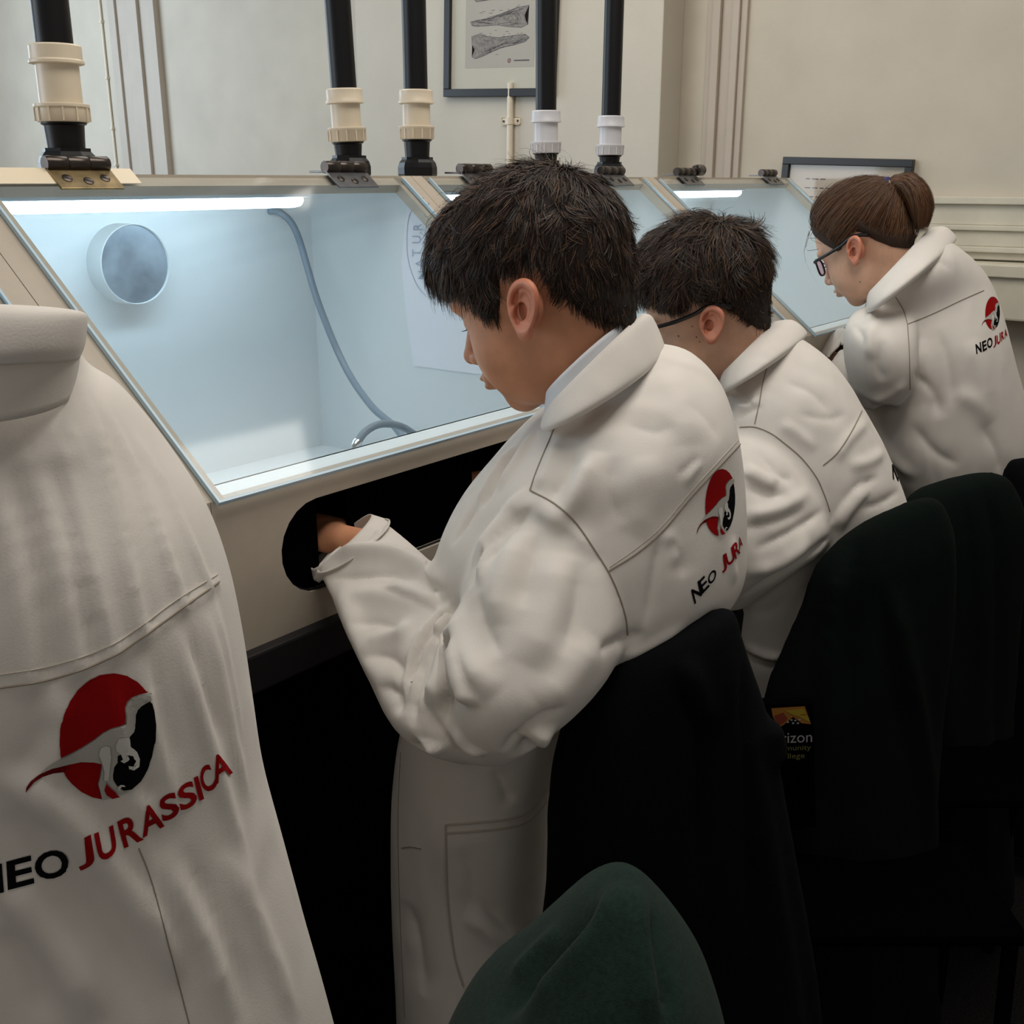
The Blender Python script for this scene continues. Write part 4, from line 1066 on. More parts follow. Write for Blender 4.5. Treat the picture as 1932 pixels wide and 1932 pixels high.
TXT1 = [('N', 1304, 1138, 1322, 1112, 1319, 1082, 1303, 1110)]
def text_row(B, par, cells, m_of, step=4, bold=.012):
    for chx, quad in cells: letter_on(B, chx, quad, m_of(chx, quad), par, bold, step=step)
emb1 = lambda x, y: (1329 + (x - 110) / 184 * 57 if x > 110 else 1329 - (110 - x) * .25, 885 + (y - 1270) * .532 + (x - 200) * -.02)
emblem(B1, coat1, emb1, step=3.5)
c1 = [('N', [(1310, 1140), (1324, 1122), (1318, 1094), (1303, 1114)], 0), ('E', [(1324, 1121), (1338, 1106), (1328, 1085), (1316, 1098)], 0), ('O', [(1338, 1106), (1352, 1088), (1348, 1070), (1333, 1088)], 0),
      ('J', [(1362, 1082), (1372, 1074), (1366, 1044), (1359, 1052)], 1), ('U', [(1372, 1070), (1387, 1056), (1381, 1030), (1366, 1046)], 1), ('R', [(1387, 1056), (1396, 1042), (1391, 1016), (1380, 1030)], 1), ('A', [(1394, 1040), (1400, 1028), (1397, 1008), (1391, 1018)], 1)]
for chx, q, k in c1: letter_on(B1, chx, q, m_red if k else m_blk, coat1, .02, step=3)
tr1 = [leg_lofts((.785, .655, .73), (.785, .655, 0), (.058, .052, .048, .045)), leg_lofts((.86, .715, .73), (.86, .715, 0), (.058, .052, .048, .045))]
tv, tq = remesh(tr1, .008, 2); fastmesh('trousers', tv, tq, m_trouser, boy1)
for f in ((.785, .655, 0), (.86, .715, 0)): shoe('shoe', f, boy1, m_trouser)

# hair of the nearest boy
side1 = interp([-.12, -.10, -.085, -.060, -.040, -.026, -.016, .000, .012, .020, .030, .042, .055, .070, .090, .105], [-.040, -.046, -.050, -.034, -.005, .030, .036, .038, .034, .012, -.006, .002, .022, .032, .034, .030])
line1 = lambda y, x: side1(y)
def thick1(X, Y, Z): 
    t = np.interp(Z, [-.07, -.03, .02, .07, .13], [.002, .004, .007, .011, .013]); return t + .009 * np.clip((Y - .04) / .05, 0, 1)
rs = np.random.default_rng(11)
cap1 = hair_cap(line1, thick1)
w1 = (.004, -.060, .135)
len1 = lambda p: np.interp(p[:, 2], [-.07, -.02, .03, .08, .13], [.011, .012, .018, .024, .024]) 
lift1 = lambda p: np.interp(p[:, 2], [-.05, .05, .10, .13], [.10, .14, .28, .45]) 
s1 = strands(cap1, 26000, w1, len1, lift1, line1, rs, .0009, 5, .16, gravity=np.array([0, .1, -.35]), clump=900)
s1b = strands(cap1, 2600, w1, lambda p: np.full(len(p), .022) * (p[:, 2] > .10) + .004, lambda p: np.full(len(p), .95), line1, rs, .0006, 5, .3)
fr = strands(cap1, 2500, w1, lambda p: np.where((p[:, 1] > .055) & (p[:, 2] < .085), .030, .004), lambda p: np.full(len(p), .05), line1, rs, .0010, 5, .10, gravity=np.array([0, .2, -1.2]), clump=120)
hair1 = hair_object('hair', [(cap1[0], cap1[1], [0]), (*s1, [1, 1, 2, 3]), (*s1b, [1, 2]), (*fr, [1, 2])], [m_cap, m_hA, m_hB, m_hC], boy1, T1, rs)
def lash(T, par, m):
    pts = []
    mb = MB()
    for k in range(9):
        a = np.array([-.022 - .0022 * k, .0815 - .0009 * k, -.0035]); b = a + np.array([-.001, .008, -.002]); 
        mb.tube([place(T, p[None])[0] for p in (a, (a + b) / 2 + [0, 0, -.0012], b)], [.0005, .0004, .0002], 5)
    mb.build('eyelashes', m, par)
    mb = MB()
    for k in range(26):
        a = np.array([-.014 - .0012 * k, .0885 - .00055 * k - .0004 * max(0, k - 16), .0205 + .0035 * math.sin(k / 25 * math.pi)]); b = a + np.array([-.006, -.001, .001 - .002 * (k > 15)])
        mb.tube([place(T, p[None])[0] for p in (a, b)], [.0008, .0004], 5)
    mb.build('eyebrow', m, par)
lash(T1, boy1, m_hA)
# ---------------------------------------------------------------- spectacles in head space
def spectacles(T, par, lens_m, name='glasses', w=.0022, rim_low=None):
    pl = lambda pts: [place(T, np.array(p)[None])[0] for p in pts]
    root = None
    for sgn in (-1, 1):
        loop = []
        for a in np.linspace(0, 2 * math.pi, 25):
            ex = 3.0; cx, cz = math.cos(a), math.sin(a)
            x = sgn * (.033 + .0235 * np.sign(cx) * abs(cx) ** (2 / ex)); z = -.002 + .0165 * np.sign(cz) * abs(cz) ** (2 / ex)
            y = .0965 - .010 * (abs(x) / .056) ** 2 + .0 * z
            loop.append((x, y, z))
        r_ = MB().tube(pl(loop), w if rim_low is None else w * .8, 8, cap=False)
        rim = r_.build('spectacle_rim' if root else name, m_specs, root or par, smooth=True)
        if root is None: root = rim
        V = pl(loop[:-1]); pyd('lens', V, [tuple(range(24))], lens_m, rim if False else root, smooth=False)
        tm = [(sgn * .0565, .087, .008), (sgn * .068, .080, .010), (sgn * .077, .045, .013), (sgn * .0795, .015, .018), (sgn * .0800, -.004, .024), (sgn * .0790, -.024, .022), (sgn * .077, -.038, .016)]
        mb = MB(); pts = spline(pl(tm), 5); n = len(pts)
        mb.tube(pts, [.0030 if i < n * .7 else .0036 for i in range(n)], 8); mb.build('temple_arm', m_specs, root, smooth=True)
    MB().tube(pl([(-.0095, .0965, .002), (0, .099, .005), (.0095, .0965, .002)]), .0016, 8).build('bridge', m_specs, root, smooth=True)
    return root
def moles(B, par, lst):
    mb = MB()
    for x, y, r in lst:
        p, n = cast(B, x, y)
        if p is not None: mb.lathe([(r, -.0005), (r * .8, .0004), (r * .2, .0007)], p, n, 10)
    mb.build('moles', mat('mole', hexc('4a2a1e'), .7), par)

# ======================= second boy, with black glasses
T2 = (R3(.36, -.2645, -.1332), np.array([1.4721, .7433, 1.1951]), .9992)
to2 = [ring((1372, 690), (1462, 618), 1.62, .045, -.17), ring((1362, 712), (1515, 640), 1.62, .07, -.1), ring((1345, 748), (1574, 690), 1.62, .12), ring((1320, 800), (1636, 790), 1.61, .14),
       ring((1300, 880), (1684, 890), 1.60, .15), ring((1285, 980), (1712, 985), 1.60, .15), ring((1290, 1080), (1708, 1080), 1.60, .15), ring((1300, 1180), (1640, 1180), 1.60, .14), ring((1310, 1290), (1590, 1280), 1.60, .12),
       ring((1310, 1450), (1560, 1440), 1.62, .12), ring((1310, 1700), (1560, 1690), 1.62, .12)]
sl2 = [ring((1355, 790), (1440, 770), 1.58, .04), ring((1335, 830), (1500, 842), 1.53, .075), ring((1300, 900), (1548, 930), 1.50, .09), ring((1280, 980), (1560, 1010), 1.48, .09), ring((1270, 1050), (1500, 1060), 1.48, .085), ring((1275, 1125), (1410, 1135), 1.49, .05)]
sl2b = [wring(P(1360, 1105, 1.49), (0, .6, .2), .04), wring(P(1340, 1050, 1.50), (0, 1, .4), .07), wring((1.57, .72, .98), (.1, 1, .1), .058), wring((1.62, .80, .985), (.1, 1, .1), .05), wring((1.63, .85, .99), (.1, 1, .05), .043)]
sl2c = [wring((1.54, .63, 1.05), (.5, .6, -.6), .045), wring((1.66, .69, .985), (.6, .6, -.3), .05), wring((1.75, .76, .975), (.4, 1, -.1), .048), wring((1.80, .848, .985), (0, 1, .05), .042)]
V2, Q2 = remesh([loft(to2), loft(sl2), loft(sl2b), loft(sl2c)], .0045, 6)
S2 = []
def c2(pix, w, a): S2.append((pix, w * .85, a * 1.15))
c2([(1420, 1040), (1500, 1000), (1560, 960)], .012, -.008); c2([(1405, 1085), (1480, 1060), (1530, 1020)], .012, .006)
c2([(1400, 880), (1440, 905), (1470, 915)], .010, .007); c2([(1400, 915), (1450, 935), (1490, 930)], .010, -.006); c2([(1430, 850), (1470, 895), (1500, 905)], .010, -.005)
c2([(1400, 975), (1470, 960), (1530, 925)], .012, .006); c2([(1396, 1000), (1460, 985), (1520, 960)], .010, -.006)
c2([(1395, 1130), (1470, 1085), (1535, 1042), (1570, 1010)], .007, -.012)
c2([(1575, 1000), (1600, 960), (1640, 915)], .010, .006); c2([(1590, 970), (1620, 920), (1660, 900)], .009, -.006); c2([(1600, 880), (1640, 870), (1670, 850)], .010, .004)
c2([(1620, 960), (1660, 950), (1700, 925)], .010, -.005); c2([(1640, 790), (1600, 830), (1575, 870)], .010, .004)
c2([(1375, 730), (1400, 745), (1420, 770)], .008, -.005); c2([(1385, 765), (1410, 765), (1432, 750)], .006, .005); c2([(1390, 790), (1415, 775), (1435, 765)], .005, -.005)
c2([(1480, 720), (1530, 740), (1570, 780)], .014, -.004); c2([(1470, 800), (1500, 815), (1540, 850)], .010, .004); c2([(1500, 780), (1560, 790), (1600, 780)], .010, -.003)
c2([(1400, 1215), (1440, 1235), (1475, 1240)], .007, .007); c2([(1400, 1230), (1440, 1250), (1470, 1252)], .006, -.007); c2([(1420, 1160), (1460, 1150), (1490, 1120)], .012, -.005)
V2 = strokes(V2, Q2, S2); V2 = wrinkle(V2, Q2, .0013, 30, 5); V2 = smoothV(V2, Q2, 1, .4); B2 = bvh(V2, Q2)
in2 = [loft([wring(P(1430, 700, 1.61), (0, .3, 1), .040), wring(P(1445, 750, 1.62), (0, .3, 1), .05, .045), wring(P(1470, 900, 1.61), (0, .2, 1), .09, .07), wring(P(1470, 1100, 1.61), (0, .1, 1), .08, .07), wring(P(1450, 1350, 1.61), (0, 0, 1), .08, .06)], 4, 32),
       loft([wring(P(1440, 880, 1.53), (0, 0, 1), .04), wring(P(1370, 1050, 1.50), (0, .3, -1), .036), wring((1.57, .72, .98), (.1, 1, .1), .032), wring((1.63, .84, .99), (.1, 1, .05), .024)], 4, 20),
       loft([wring((1.54, .63, 1.05), (.5, .6, -.6), .034), wring((1.66, .69, .985), (.6, .6, -.3), .032), wring((1.75, .76, .975), (.4, 1, -.1), .03), wring((1.80, .838, .985), (0, 1, .05), .024)], 4, 20),
       leg_lofts((1.42, .66, .78), (1.42, .66, 0), (.055, .05, .045, .035)), leg_lofts((1.52, .72, .78), (1.52, .72, 0), (.055, .05, .045, .035))]
boy2 = body_mesh('person', T2, np.array([0, 0, 0]), in2, [hand_at((1.63, .835, .99), (.1, 1, 0), .3), hand_at((1.80, .835, .985), (0, 1, 0), -.3, True)], m_skin_pale,
                 'person with dark tousled hair and black glasses, in white lab coat, middle of the row', neck=P(1445, 730, 1.61))
coat2 = fastmesh('lab_coat', V2, Q2, m_coat, boy2)
for pix in ([(1396, 806), (1425, 806), (1455, 818), (1482, 838), (1512, 864), (1540, 900), (1556, 935), (1566, 965)], [(1553, 878), (1582, 852), (1608, 812), (1626, 775)], [(1453, 672), (1440, 720), (1432, 765), (1424, 800)]):
    seam('seam', B2, pix, coat2, m_seam, .0009)
letter_on(B2, 'N', [(1684, 904), (1695, 908), (1692, 878), (1682, 876)], m_blk, coat2, .03, step=3)
collar_mesh('collar', [vring((1366, 700), (1460, 606), (1.58, 1.65), .062, 0), vring((1360, 712), (1496, 604), (1.58, 1.65), .072, 0), vring((1356, 735), (1522, 626), (1.58, 1.65), .098, 6), vring((1358, 742), (1516, 640), (1.58, 1.65), .098, 10)], coat2, m_coat, .0022)
cloth = fastmesh('trousers', *remesh([leg_lofts((1.42, .66, .79), (1.42, .66, 0), (.058, .052, .048, .045)), leg_lofts((1.52, .72, .79), (1.52, .72, 0), (.058, .052, .048, .045))], .009, 2), m_trouser, boy2)
for f in ((1.42, .66, 0), (1.52, .72, 0)): shoe('shoe', f, boy2, m_trouser)
side2 = interp([-.12, -.10, -.085, -.060, -.040, -.026, -.016, .000, .012, .022, .032, .045, .055, .070, .090, .105], [-.050, -.056, -.056, -.030, .0, .026, .034, .036, .036, .028, .022, .026, .034, .046, .056, .054])
line2 = lambda y, x: side2(y)
def thick2(X, Y, Z): return np.interp(Z, [-.07, -.03, .02, .07, .13], [.002, .005, .009, .016, .022])
cap2 = hair_cap(line2, thick2); rs2 = np.random.default_rng(21)
w2 = (-.004, -.045, .135)
a2 = strands(cap2, 20000, w2, lambda p: np.interp(p[:, 2], [-.05, .02, .045, .075, .11], [.010, .011, .018, .038, .046]), lambda p: np.interp(p[:, 2], [.0, .09, .13], [.12, .22, .42]), line2, rs2, .0011, 5, .20, gravity=np.array([0, .25, -.4]), clump=420)
b2 = strands(cap2, 1800, w2, lambda p: np.where((p[:, 1] > .05) & (p[:, 2] < .085), .034, .014), lambda p: np.full(len(p), .1), line2, rs2, .0011, 5, .25, gravity=np.array([-.1, .1, -1.0]), clump=70)
c2s = strands(cap2, 700, w2, lambda p: np.where(p[:, 2] > .10, .03, .003), lambda p: np.full(len(p), .8), line2, rs2, .0009, 5, .4)
hair_object('hair', [(cap2[0], cap2[1], [0]), (*a2, [1, 1, 2, 3]), (*b2, [1, 2]), (*c2s, [1, 3])], [m_cap, m_hA, m_hB, m_hC], boy2, T2, rs2)
m_clear = glass_mat('clear_lens', (.97, .97, .98))
spectacles(T2, boy2, m_clear, w=.0022)
lash(T2, boy2, m_hA)
HB2 = bvh(np.array([v.co[:] for v in boy2.data.vertices]), np.array([tuple(p.vertices) for p in boy2.data.polygons])); moles(HB2, boy2, [(1280, 634, .0013), (1314, 636, .0012), (1320, 645, .0009), (1306, 616, .0010)])

# ======================= girl with ponytail
T3 = (R3(-.072, -.4188, -.0536), np.array([2.1361, .7487, 1.2569]), .9978)
to3 = [ring((1648, 545), (1757, 440), 2.12, .06, -.17), ring((1642, 572), (1798, 462), 2.12, .10, -.1), ring((1636, 605), (1850, 515), 2.16, .13), ring((1638, 660), (1880, 600), 2.15, .15), ring((1640, 720), (1900, 680), 2.15, .16),
       ring((1628, 780), (1922, 760), 2.15, .16), ring((1630, 830), (1930, 835), 2.15, .16), ring((1655, 890), (1922, 890), 2.15, .15), ring((1680, 940), (1905, 935), 2.15, .14), ring((1690, 1050), (1880, 1050), 2.15, .13), ring((1690, 1250), (1880, 1250), 2.15, .13), ring((1690, 1500), (1880, 1500), 2.15, .14)]
sl3 = [ring((1650, 575), (1710, 575), 2.10, .04), ring((1618, 592), (1722, 610), 2.07, .08), ring((1600, 625), (1722, 665), 2.04, .09), ring((1598, 680), (1718, 722), 2.04, .085), ring((1610, 740), (1690, 765), 2.05, .05)]
sl3b = [ring((1625, 775), (1705, 720), 2.06, .05), ring((1600, 738), (1668, 640), 2.08, .072), ring((1572, 702), (1630, 622), 2.16, .060), ring((1552, 678), (1600, 616), 2.26, .050), ring((1546, 668), (1590, 618), 2.33, .044)]
sl3c = [wring((2.36, .62, 1.10), (0, .6, -.8), .06), wring((2.56, .70, 1.02), (0, .6, -.6), .056), wring((2.58, .77, .98), (0, 1, -.2), .05), wring((2.58, .848, .985), (0, 1, .05), .042)]
V3, Q3 = remesh([loft(to3), loft(sl3), loft(sl3b), loft(sl3c)], .0055, 5)
S3 = []
def c3(pix, w, a): S3.append((pix, w * .9, a * 1.1))
c3([(1625, 775), (1665, 762), (1712, 735)], .009, -.014); c3([(1640, 760), (1680, 745), (1712, 720)], .012, .006)
c3([(1720, 700), (1760, 740), (1775, 790)], .016, -.008); c3([(1735, 640), (1745, 700), (1755, 760)], .016, .006); c3([(1770, 620), (1790, 690), (1800, 770)], .02, -.006)
c3([(1800, 740), (1840, 760), (1870, 800)], .018, .006); c3([(1720, 800), (1760, 850), (1810, 880)], .016, -.008); c3([(1640, 800), (1680, 860), (1730, 905)], .016, .007)
c3([(1830, 640), (1850, 700), (1860, 780)], .02, .005); c3([(1850, 800), (1880, 850), (1890, 900)], .014, -.006)
c3([(1655, 600), (1640, 640), (1645, 680)], .012, .006); c3([(1665, 640), (1655, 690), (1670, 720)], .012, -.006); c3([(1610, 610), (1630, 640), (1640, 655)], .008, -.006)
c3([(1660, 560), (1650, 590), (1630, 610)], .008, .006); c3([(1700, 500), (1760, 490), (1800, 510)], .014, -.004)
V3 = strokes(V3, Q3, S3); V3 = wrinkle(V3, Q3, .0016, 24, 8); V3 = smoothV(V3, Q3, 1, .4); B3 = bvh(V3, Q3)
in3 = [loft([wring(P(1715, 535, 2.13), (0, .3, 1), .040), wring(P(1730, 575, 2.14), (0, .3, 1), .05, .045), wring(P(1760, 700, 2.15), (0, .2, 1), .09, .07), wring(P(1780, 850, 2.15), (0, .1, 1), .08, .07), wring(P(1780, 1050, 2.15), (0, 0, 1), .08, .06)], 4, 32),
       loft([wring(P(1680, 620, 2.07), (0, 0, 1), .04), wring(P(1660, 715, 2.06), (0, .3, -1), .036), wring((2.24, .74, 1.035), (.5, 1, -.2), .032), wring((2.34, .84, .995), (.4, 1, 0), .024)], 4, 20),
       loft([wring((2.36, .62, 1.10), (0, .6, -.8), .04), wring((2.56, .70, 1.02), (0, .6, -.6), .034), wring((2.58, .77, .98), (0, 1, -.2), .03), wring((2.58, .838, .985), (0, 1, .05), .024)], 4, 20),
       leg_lofts((2.26, .66, .8), (2.24, .66, 0)), leg_lofts((2.42, .62, .8), (2.44, .62, 0))]
girl = body_mesh('person', T3, np.array([0, 0, 0]), in3, [hand_at((2.345, .835, .995), (.3, 1, 0), .3), hand_at((2.58, .835, .985), (0, 1, 0), -.3, True)], m_skin_pale,
                 'person with auburn ponytail and glasses, in white lab coat, farthest in the row', neck=P(1730, 560, 2.12))
coat3 = fastmesh('lab_coat', V3, Q3, m_coat, girl)
for pix in ([(1712, 612), (1715, 660), (1717, 735)], [(1712, 612), (1760, 592), (1810, 568), (1856, 548)], [(1712, 612), (1704, 585), (1690, 560)]):
    seam('seam', B3, pix, coat3, m_seam, .0009)
emb3 = lambda x, y: (1858 + (x - 110) / 184 * 28 if x > 110 else 1858 - (110 - x) * .10, 558 + (y - 1270) * .262 + (x - 110) * .02)
emblem(B3, coat3, emb3, step=3)
for chx, q, k in (('N', [(1842, 668), (1852, 664), (1850, 645), (1840, 650)], 0), ('E', [(1854, 664), (1862, 659), (1860, 641), (1852, 645)], 0), ('O', [(1863, 659), (1873, 653), (1871, 635), (1861, 640)], 0),
                  ('J', [(1874, 657), (1880, 651), (1879, 632), (1874, 637)], 1), ('U', [(1881, 652), (1888, 645), (1887, 627), (1880, 634)], 1), ('R', [(1889, 645), (1894, 639), (1893, 622), (1888, 628)], 1), ('A', [(1895, 640), (1900, 633), (1898, 618), (1894, 624)], 1)):
    letter_on(B3, chx, q, m_red if k else m_blk, coat3, .03, step=3)
collar_mesh('collar', [vring((1640, 550), (1756, 428), (2.07, 2.15), .066, 0), vring((1636, 560), (1784, 428), (2.07, 2.15), .085, 0), vring((1634, 580), (1804, 446), (2.07, 2.15), .125, 8), vring((1636, 588), (1800, 458), (2.07, 2.15), .125, 14)], coat3, m_coat, .0022)
fastmesh('trousers', *remesh([leg_lofts((2.26, .66, .8), (2.24, .66, 0), (.058, .052, .048, .045)), leg_lofts((2.42, .62, .8), (2.44, .62, 0), (.058, .052, .048, .045))], .009, 2), m_trouser, girl)
for f in ((2.24, .66, 0), (2.44, .62, 0)): shoe('shoe', f, girl, m_trouser)
side3 = interp([-.12, -.10, -.085, -.060, -.040, -.026, -.016, .000, .012, .022, .032, .045, .055, .070, .090, .105], [-.035, -.04, -.040, -.020, .004, .024, .032, .032, .026, .012, .010, .024, .034, .050, .066, .066])
line3 = lambda y, x: side3(y)
cap3 = hair_cap(line3, lambda X, Y, Z: np.interp(Z, [-.07, .02, .13], [.004, .009, .012])); rs3 = np.random.default_rng(31)
tie = np.array([0, -.078, .088])
flow3 = lambda p: tie - p
dist3 = lambda p: np.clip(np.linalg.norm(tie - p, axis=1) * .9, .01, .075)
a3 = strands(cap3, 17000, tie, dist3, lambda p: np.full(len(p), .06), line3, rs3, .0011, 5, .045, flow=flow3)
d3 = strands(cap3, 260, tie, lambda p: np.full(len(p), .05), lambda p: np.full(len(p), .45), line3, rs3, .0004, 5, .35, flow=flow3)
# ponytail bundle
pc = spline(np.array([tie + [0, .008, .000], tie + [0, -.012, .003], tie + [0, -.030, -.010], tie + [0, -.040, -.036], tie + [0, -.038, -.066], tie + [.002, -.026, -.095]]), 6)
nP = 5200; ang = rs3.uniform(0, 6.28, nP); rad = np.sqrt(rs3.random(nP)); prof = np.interp(np.linspace(0, 1, len(pc)), [0, .12, .4, .75, 1], [.010, .014, .027, .026, .012])
endk = rs3.uniform(.75, 1.0, nP); PV = []
ts = np.linspace(0, 1, 6)
kk = (ts[None, :] * endk[:, None]) * (len(pc) - 1); k0 = np.clip(kk.astype(int), 0, len(pc) - 2); fr_ = kk - k0
cen = pc[k0] * (1 - fr_[..., None]) + pc[k0 + 1] * fr_[..., None]; pr = prof[k0] * (1 - fr_) + prof[k0 + 1] * fr_
tg = pc[k0 + 1] - pc[k0]; tg /= np.linalg.norm(tg, axis=2, keepdims=True)
e1 = np.broadcast_to(np.array([1.0, 0, 0]), tg.shape); e2 = np.cross(tg, e1)
wob = .25 * np.sin(ts[None, :] * 5 + ang[:, None] * 3)
off = e1 * (np.cos(ang[:, None] + wob) * rad[:, None] * pr * 1.0)[..., None] + e2 * (np.sin(ang[:, None] + wob) * rad[:, None] * pr)[..., None]
pts = cen + off; sd_ = np.cross(tg, off + 1e-6); sd_ /= np.linalg.norm(sd_, axis=2, keepdims=True) + 1e-9
wd = .0012 * np.linspace(1, .3, 6)[None, :, None]
VV = np.stack([pts - sd_ * wd / 2, pts + sd_ * wd / 2], 2).reshape(-1, 3); b_ = (np.arange(nP) * 12)[:, None]; k_ = (np.arange(5) * 2)[None]; q0 = b_ + k_
QP = np.stack([q0, q0 + 1, q0 + 3, q0 + 2], 2).reshape(-1, 4)
# a few loose strands round the forehead
def loose(P0, P1, P2, wd=.0006):
    c_ = spline(np.array([P0, P1, P2]), 5)[::2]; c_ = c_[:6] if len(c_) >= 6 else np.vstack([c_, c_[-1]]); s_ = np.array([0, .3, .9]) * wd
    V = np.stack([c_ - s_, c_ + s_], 1).reshape(-1, 3); return V, np.array([[2 * i, 2 * i + 1, 2 * i + 3, 2 * i + 2] for i in range(5)])
ls = [loose(np.array(a), np.array(b), np.array(c_)) for a, b, c_ in (((-.02, .095, .075), (-.03, .118, .03), (-.03, .11, -.03)), ((-.03, .09, .07), (-.05, .10, .04), (-.06, .07, .03)), ((-.05, .06, .08), (-.068, .075, .055), (-.07, .055, .035)), ((-.03, .08, .08), (-.055, .085, .06), (-.07, .06, .05)))]
lv, lq = join(ls)
hair_object('hair', [(cap3[0], cap3[1], [0]), (*a3, [1, 2, 1, 3]), (*d3, [1, 3]), (VV, QP, [1, 2, 1, 3]), (lv, lq, [3])], [m_cap2, m_h3, m_h2, m_h4], girl, T3, rs3)
mb = MB(); tp = [place(T3, (pc[2] + np.array([math.cos(a) * .0150, 0, 0]) + np.cross([1, 0, 0], (pc[3] - pc[1]) / np.linalg.norm(pc[3] - pc[1])) * math.sin(a) * .0150)[None])[0] for a in np.linspace(0, 2 * math.pi, 20)]
mb.tube(tp, .0070, 8, cap=False); ht = mb.build('hair_tie', m_blue, girl, smooth=True); ht['label'] = 'blue hair tie'
mb = MB(); tp = [place(T3, (pc[4] + np.array([math.cos(a) * .017, -.000, -.006]) + np.cross([1, 0, 0], (pc[5] - pc[3]) / np.linalg.norm(pc[5] - pc[3])) * math.sin(a) * .015)[None])[0] for a in np.linspace(1.9, 4.2, 10)]
mb.tube(tp, .0035, 8); ht = mb.build('hair_tie', m_wband, girl, smooth=True); ht['label'] = 'white hair tie'
spectacles(T3, girl, m_pink, w=.0020); lash(T3, girl, m_h3)
moles(bvh(np.array([v.co[:] for v in girl.data.vertices]), np.array([tuple(p.vertices) for p in girl.data.polygons])), girl, [(1623, 532, .0012)])

# ======================= nearest person, seen from behind at the left edge
T0 = (R3(.10, -.42, 0), np.array([.235, .70, 1.37]), .99)
to0 = [ring((-330, 640), (118, 622), .60, .055, -.12), ring((-400, 690), (140, 690), .60, .075, -.1), ring((-520, 760), (205, 752), .60, .10), ring((-600, 860), (292, 862), .61, .12), ring((-660, 980), (372, 985), .61, .13), ring((-690, 1100), (418, 1105), .61, .135),
       ring((-690, 1220), (446, 1230), .61, .135), ring((-680, 1350), (468, 1360), .61, .13), ring((-660, 1480), (490, 1490), .61, .125), ring((-650, 1620), (528, 1630), .61, .125), ring((-645, 1780), (572, 1790), .61, .125), ring((-640, 1932), (614, 1932), .61, .125),
       ring((-620, 2150), (672, 2150), .61, .13), ring((-600, 2500), (760, 2500), .61, .13), ring((-560, 3000), (880, 3000), .61, .13)]
sl0 = [wring((.14, .66, 1.16), (0, .6, -.8), .06), wring((.12, .70, 1.03), (0, .5, -.8), .056), wring((.12, .77, .98), (.2, 1, -.1), .05), wring((.15, .85, .985), (.2, 1, .05), .043)]
sl0b = [wring((.30, .66, 1.14), (0, .6, -.8), .05), wring((.34, .70, 1.04), (0, .5, -.8), .05), wring((.37, .77, .985), (.1, 1, -.1), .047), wring((.38, .85, .985), (0, 1, .05), .042)]
V0, Q0 = remesh([loft(to0, M=72), loft(sl0), loft(sl0b)], .0040, 6)
S0 = []
def c0(pix, w, a): S0.append((pix, w * (.72 if w > .003 else 1), a * (.95 if w > .003 else 1.1), 'start' if (w > .003 and pix[-1][1] < 1300) else True))
c0([(150, 700), (182, 800), (212, 930), (240, 1060), (268, 1196)], .0065, .0055); c0([(165, 730), (198, 830), (232, 960), (262, 1090), (285, 1180)], .0045, -.0040)
c0([(185, 740), (238, 850), (290, 980), (330, 1090), (345, 1140)], .0060, .0050); c0([(205, 770), (262, 890), (310, 1010), (352, 1130)], .0045, -.0040)
c0([(110, 830), (140, 940), (165, 1060), (195, 1170), (215, 1235)], .0065, .0045); c0([(95, 850), (122, 960), (148, 1080), (185, 1245)], .0050, -.0040)
c0([(50, 850), (85, 960), (112, 1080), (145, 1260)], .0070, .0045); c0([(20, 870), (50, 990), (75, 1120), (100, 1280)], .0055, -.0040); c0([(-20, 880), (10, 1000), (35, 1130), (55, 1285)], .0080, .0045)
c0([(255, 815), (305, 910), (350, 1005), (392, 1105)], .0055, .0040); c0([(150, 690), (176, 760), (205, 840)], .0022, -.0018); c0([(146, 700), (166, 780), (190, 870)], .0022, .0018)
for x in (20, 45, 68, 92, 112, 130): c0([(x, 806 - max(0, x - 70) * .35), (x + 12, 850 - max(0, x - 70) * .3), (x + 20, 890)], .0022, .0018); c0([(x + 8, 806 - max(0, x - 70) * .35), (x + 20, 850)], .0018, -.0016)
c0([(262, 1225), (282, 1340), (310, 1460), (340, 1560)], .006, .005); c0([(278, 1225), (300, 1340), (330, 1450)], .005, -.004)
c0([(200, 1240), (230, 1400), (262, 1560), (300, 1720), (345, 1880)], .006, .004); c0([(120, 1290), (110, 1400), (90, 1500)], .008, .003); c0([(400, 1120), (430, 1260), (455, 1400)], .005, .0035)
c0([(330, 1175), (365, 1300), (400, 1420), (440, 1560), (480, 1700)], .007, .005); c0([(350, 1180), (388, 1300), (420, 1410)], .005, -.004)
c0([(385, 1150), (415, 1270), (440, 1400), (470, 1520)], .006, .004); c0([(250, 1490), (275, 1520), (300, 1560)], .004, .004); c0([(262, 1480), (290, 1500)], .003, -.003)
c0([(0, 1450), (70, 1500), (140, 1560), (210, 1640), (280, 1740), (340, 1860)], .010, .007); c0([(0, 1530), (80, 1600), (150, 1690), (220, 1800), (280, 1932)], .012, -.008); c0([(0, 1640), (60, 1720), (130, 1820), (180, 1932)], .012, .007)
c0([(0, 1750), (50, 1830), (90, 1932)], .012, -.006); c0([(300, 1600), (350, 1700), (400, 1800), (440, 1932)], .010, .006); c0([(340, 1600), (390, 1700), (440, 1810), (480, 1932)], .009, -.005)
c0([(420, 1600), (470, 1700), (520, 1820), (560, 1932)], .009, .005); c0([(265, 1600), (310, 1750), (357, 1932)], .003, -.003)
c0([(100, 1350), (60, 1420), (20, 1470)], .010, -.003); c0([(0, 1300), (100, 1283), (200, 1247), (270, 1203), (340, 1152), (412, 1100)], .0035, .002)
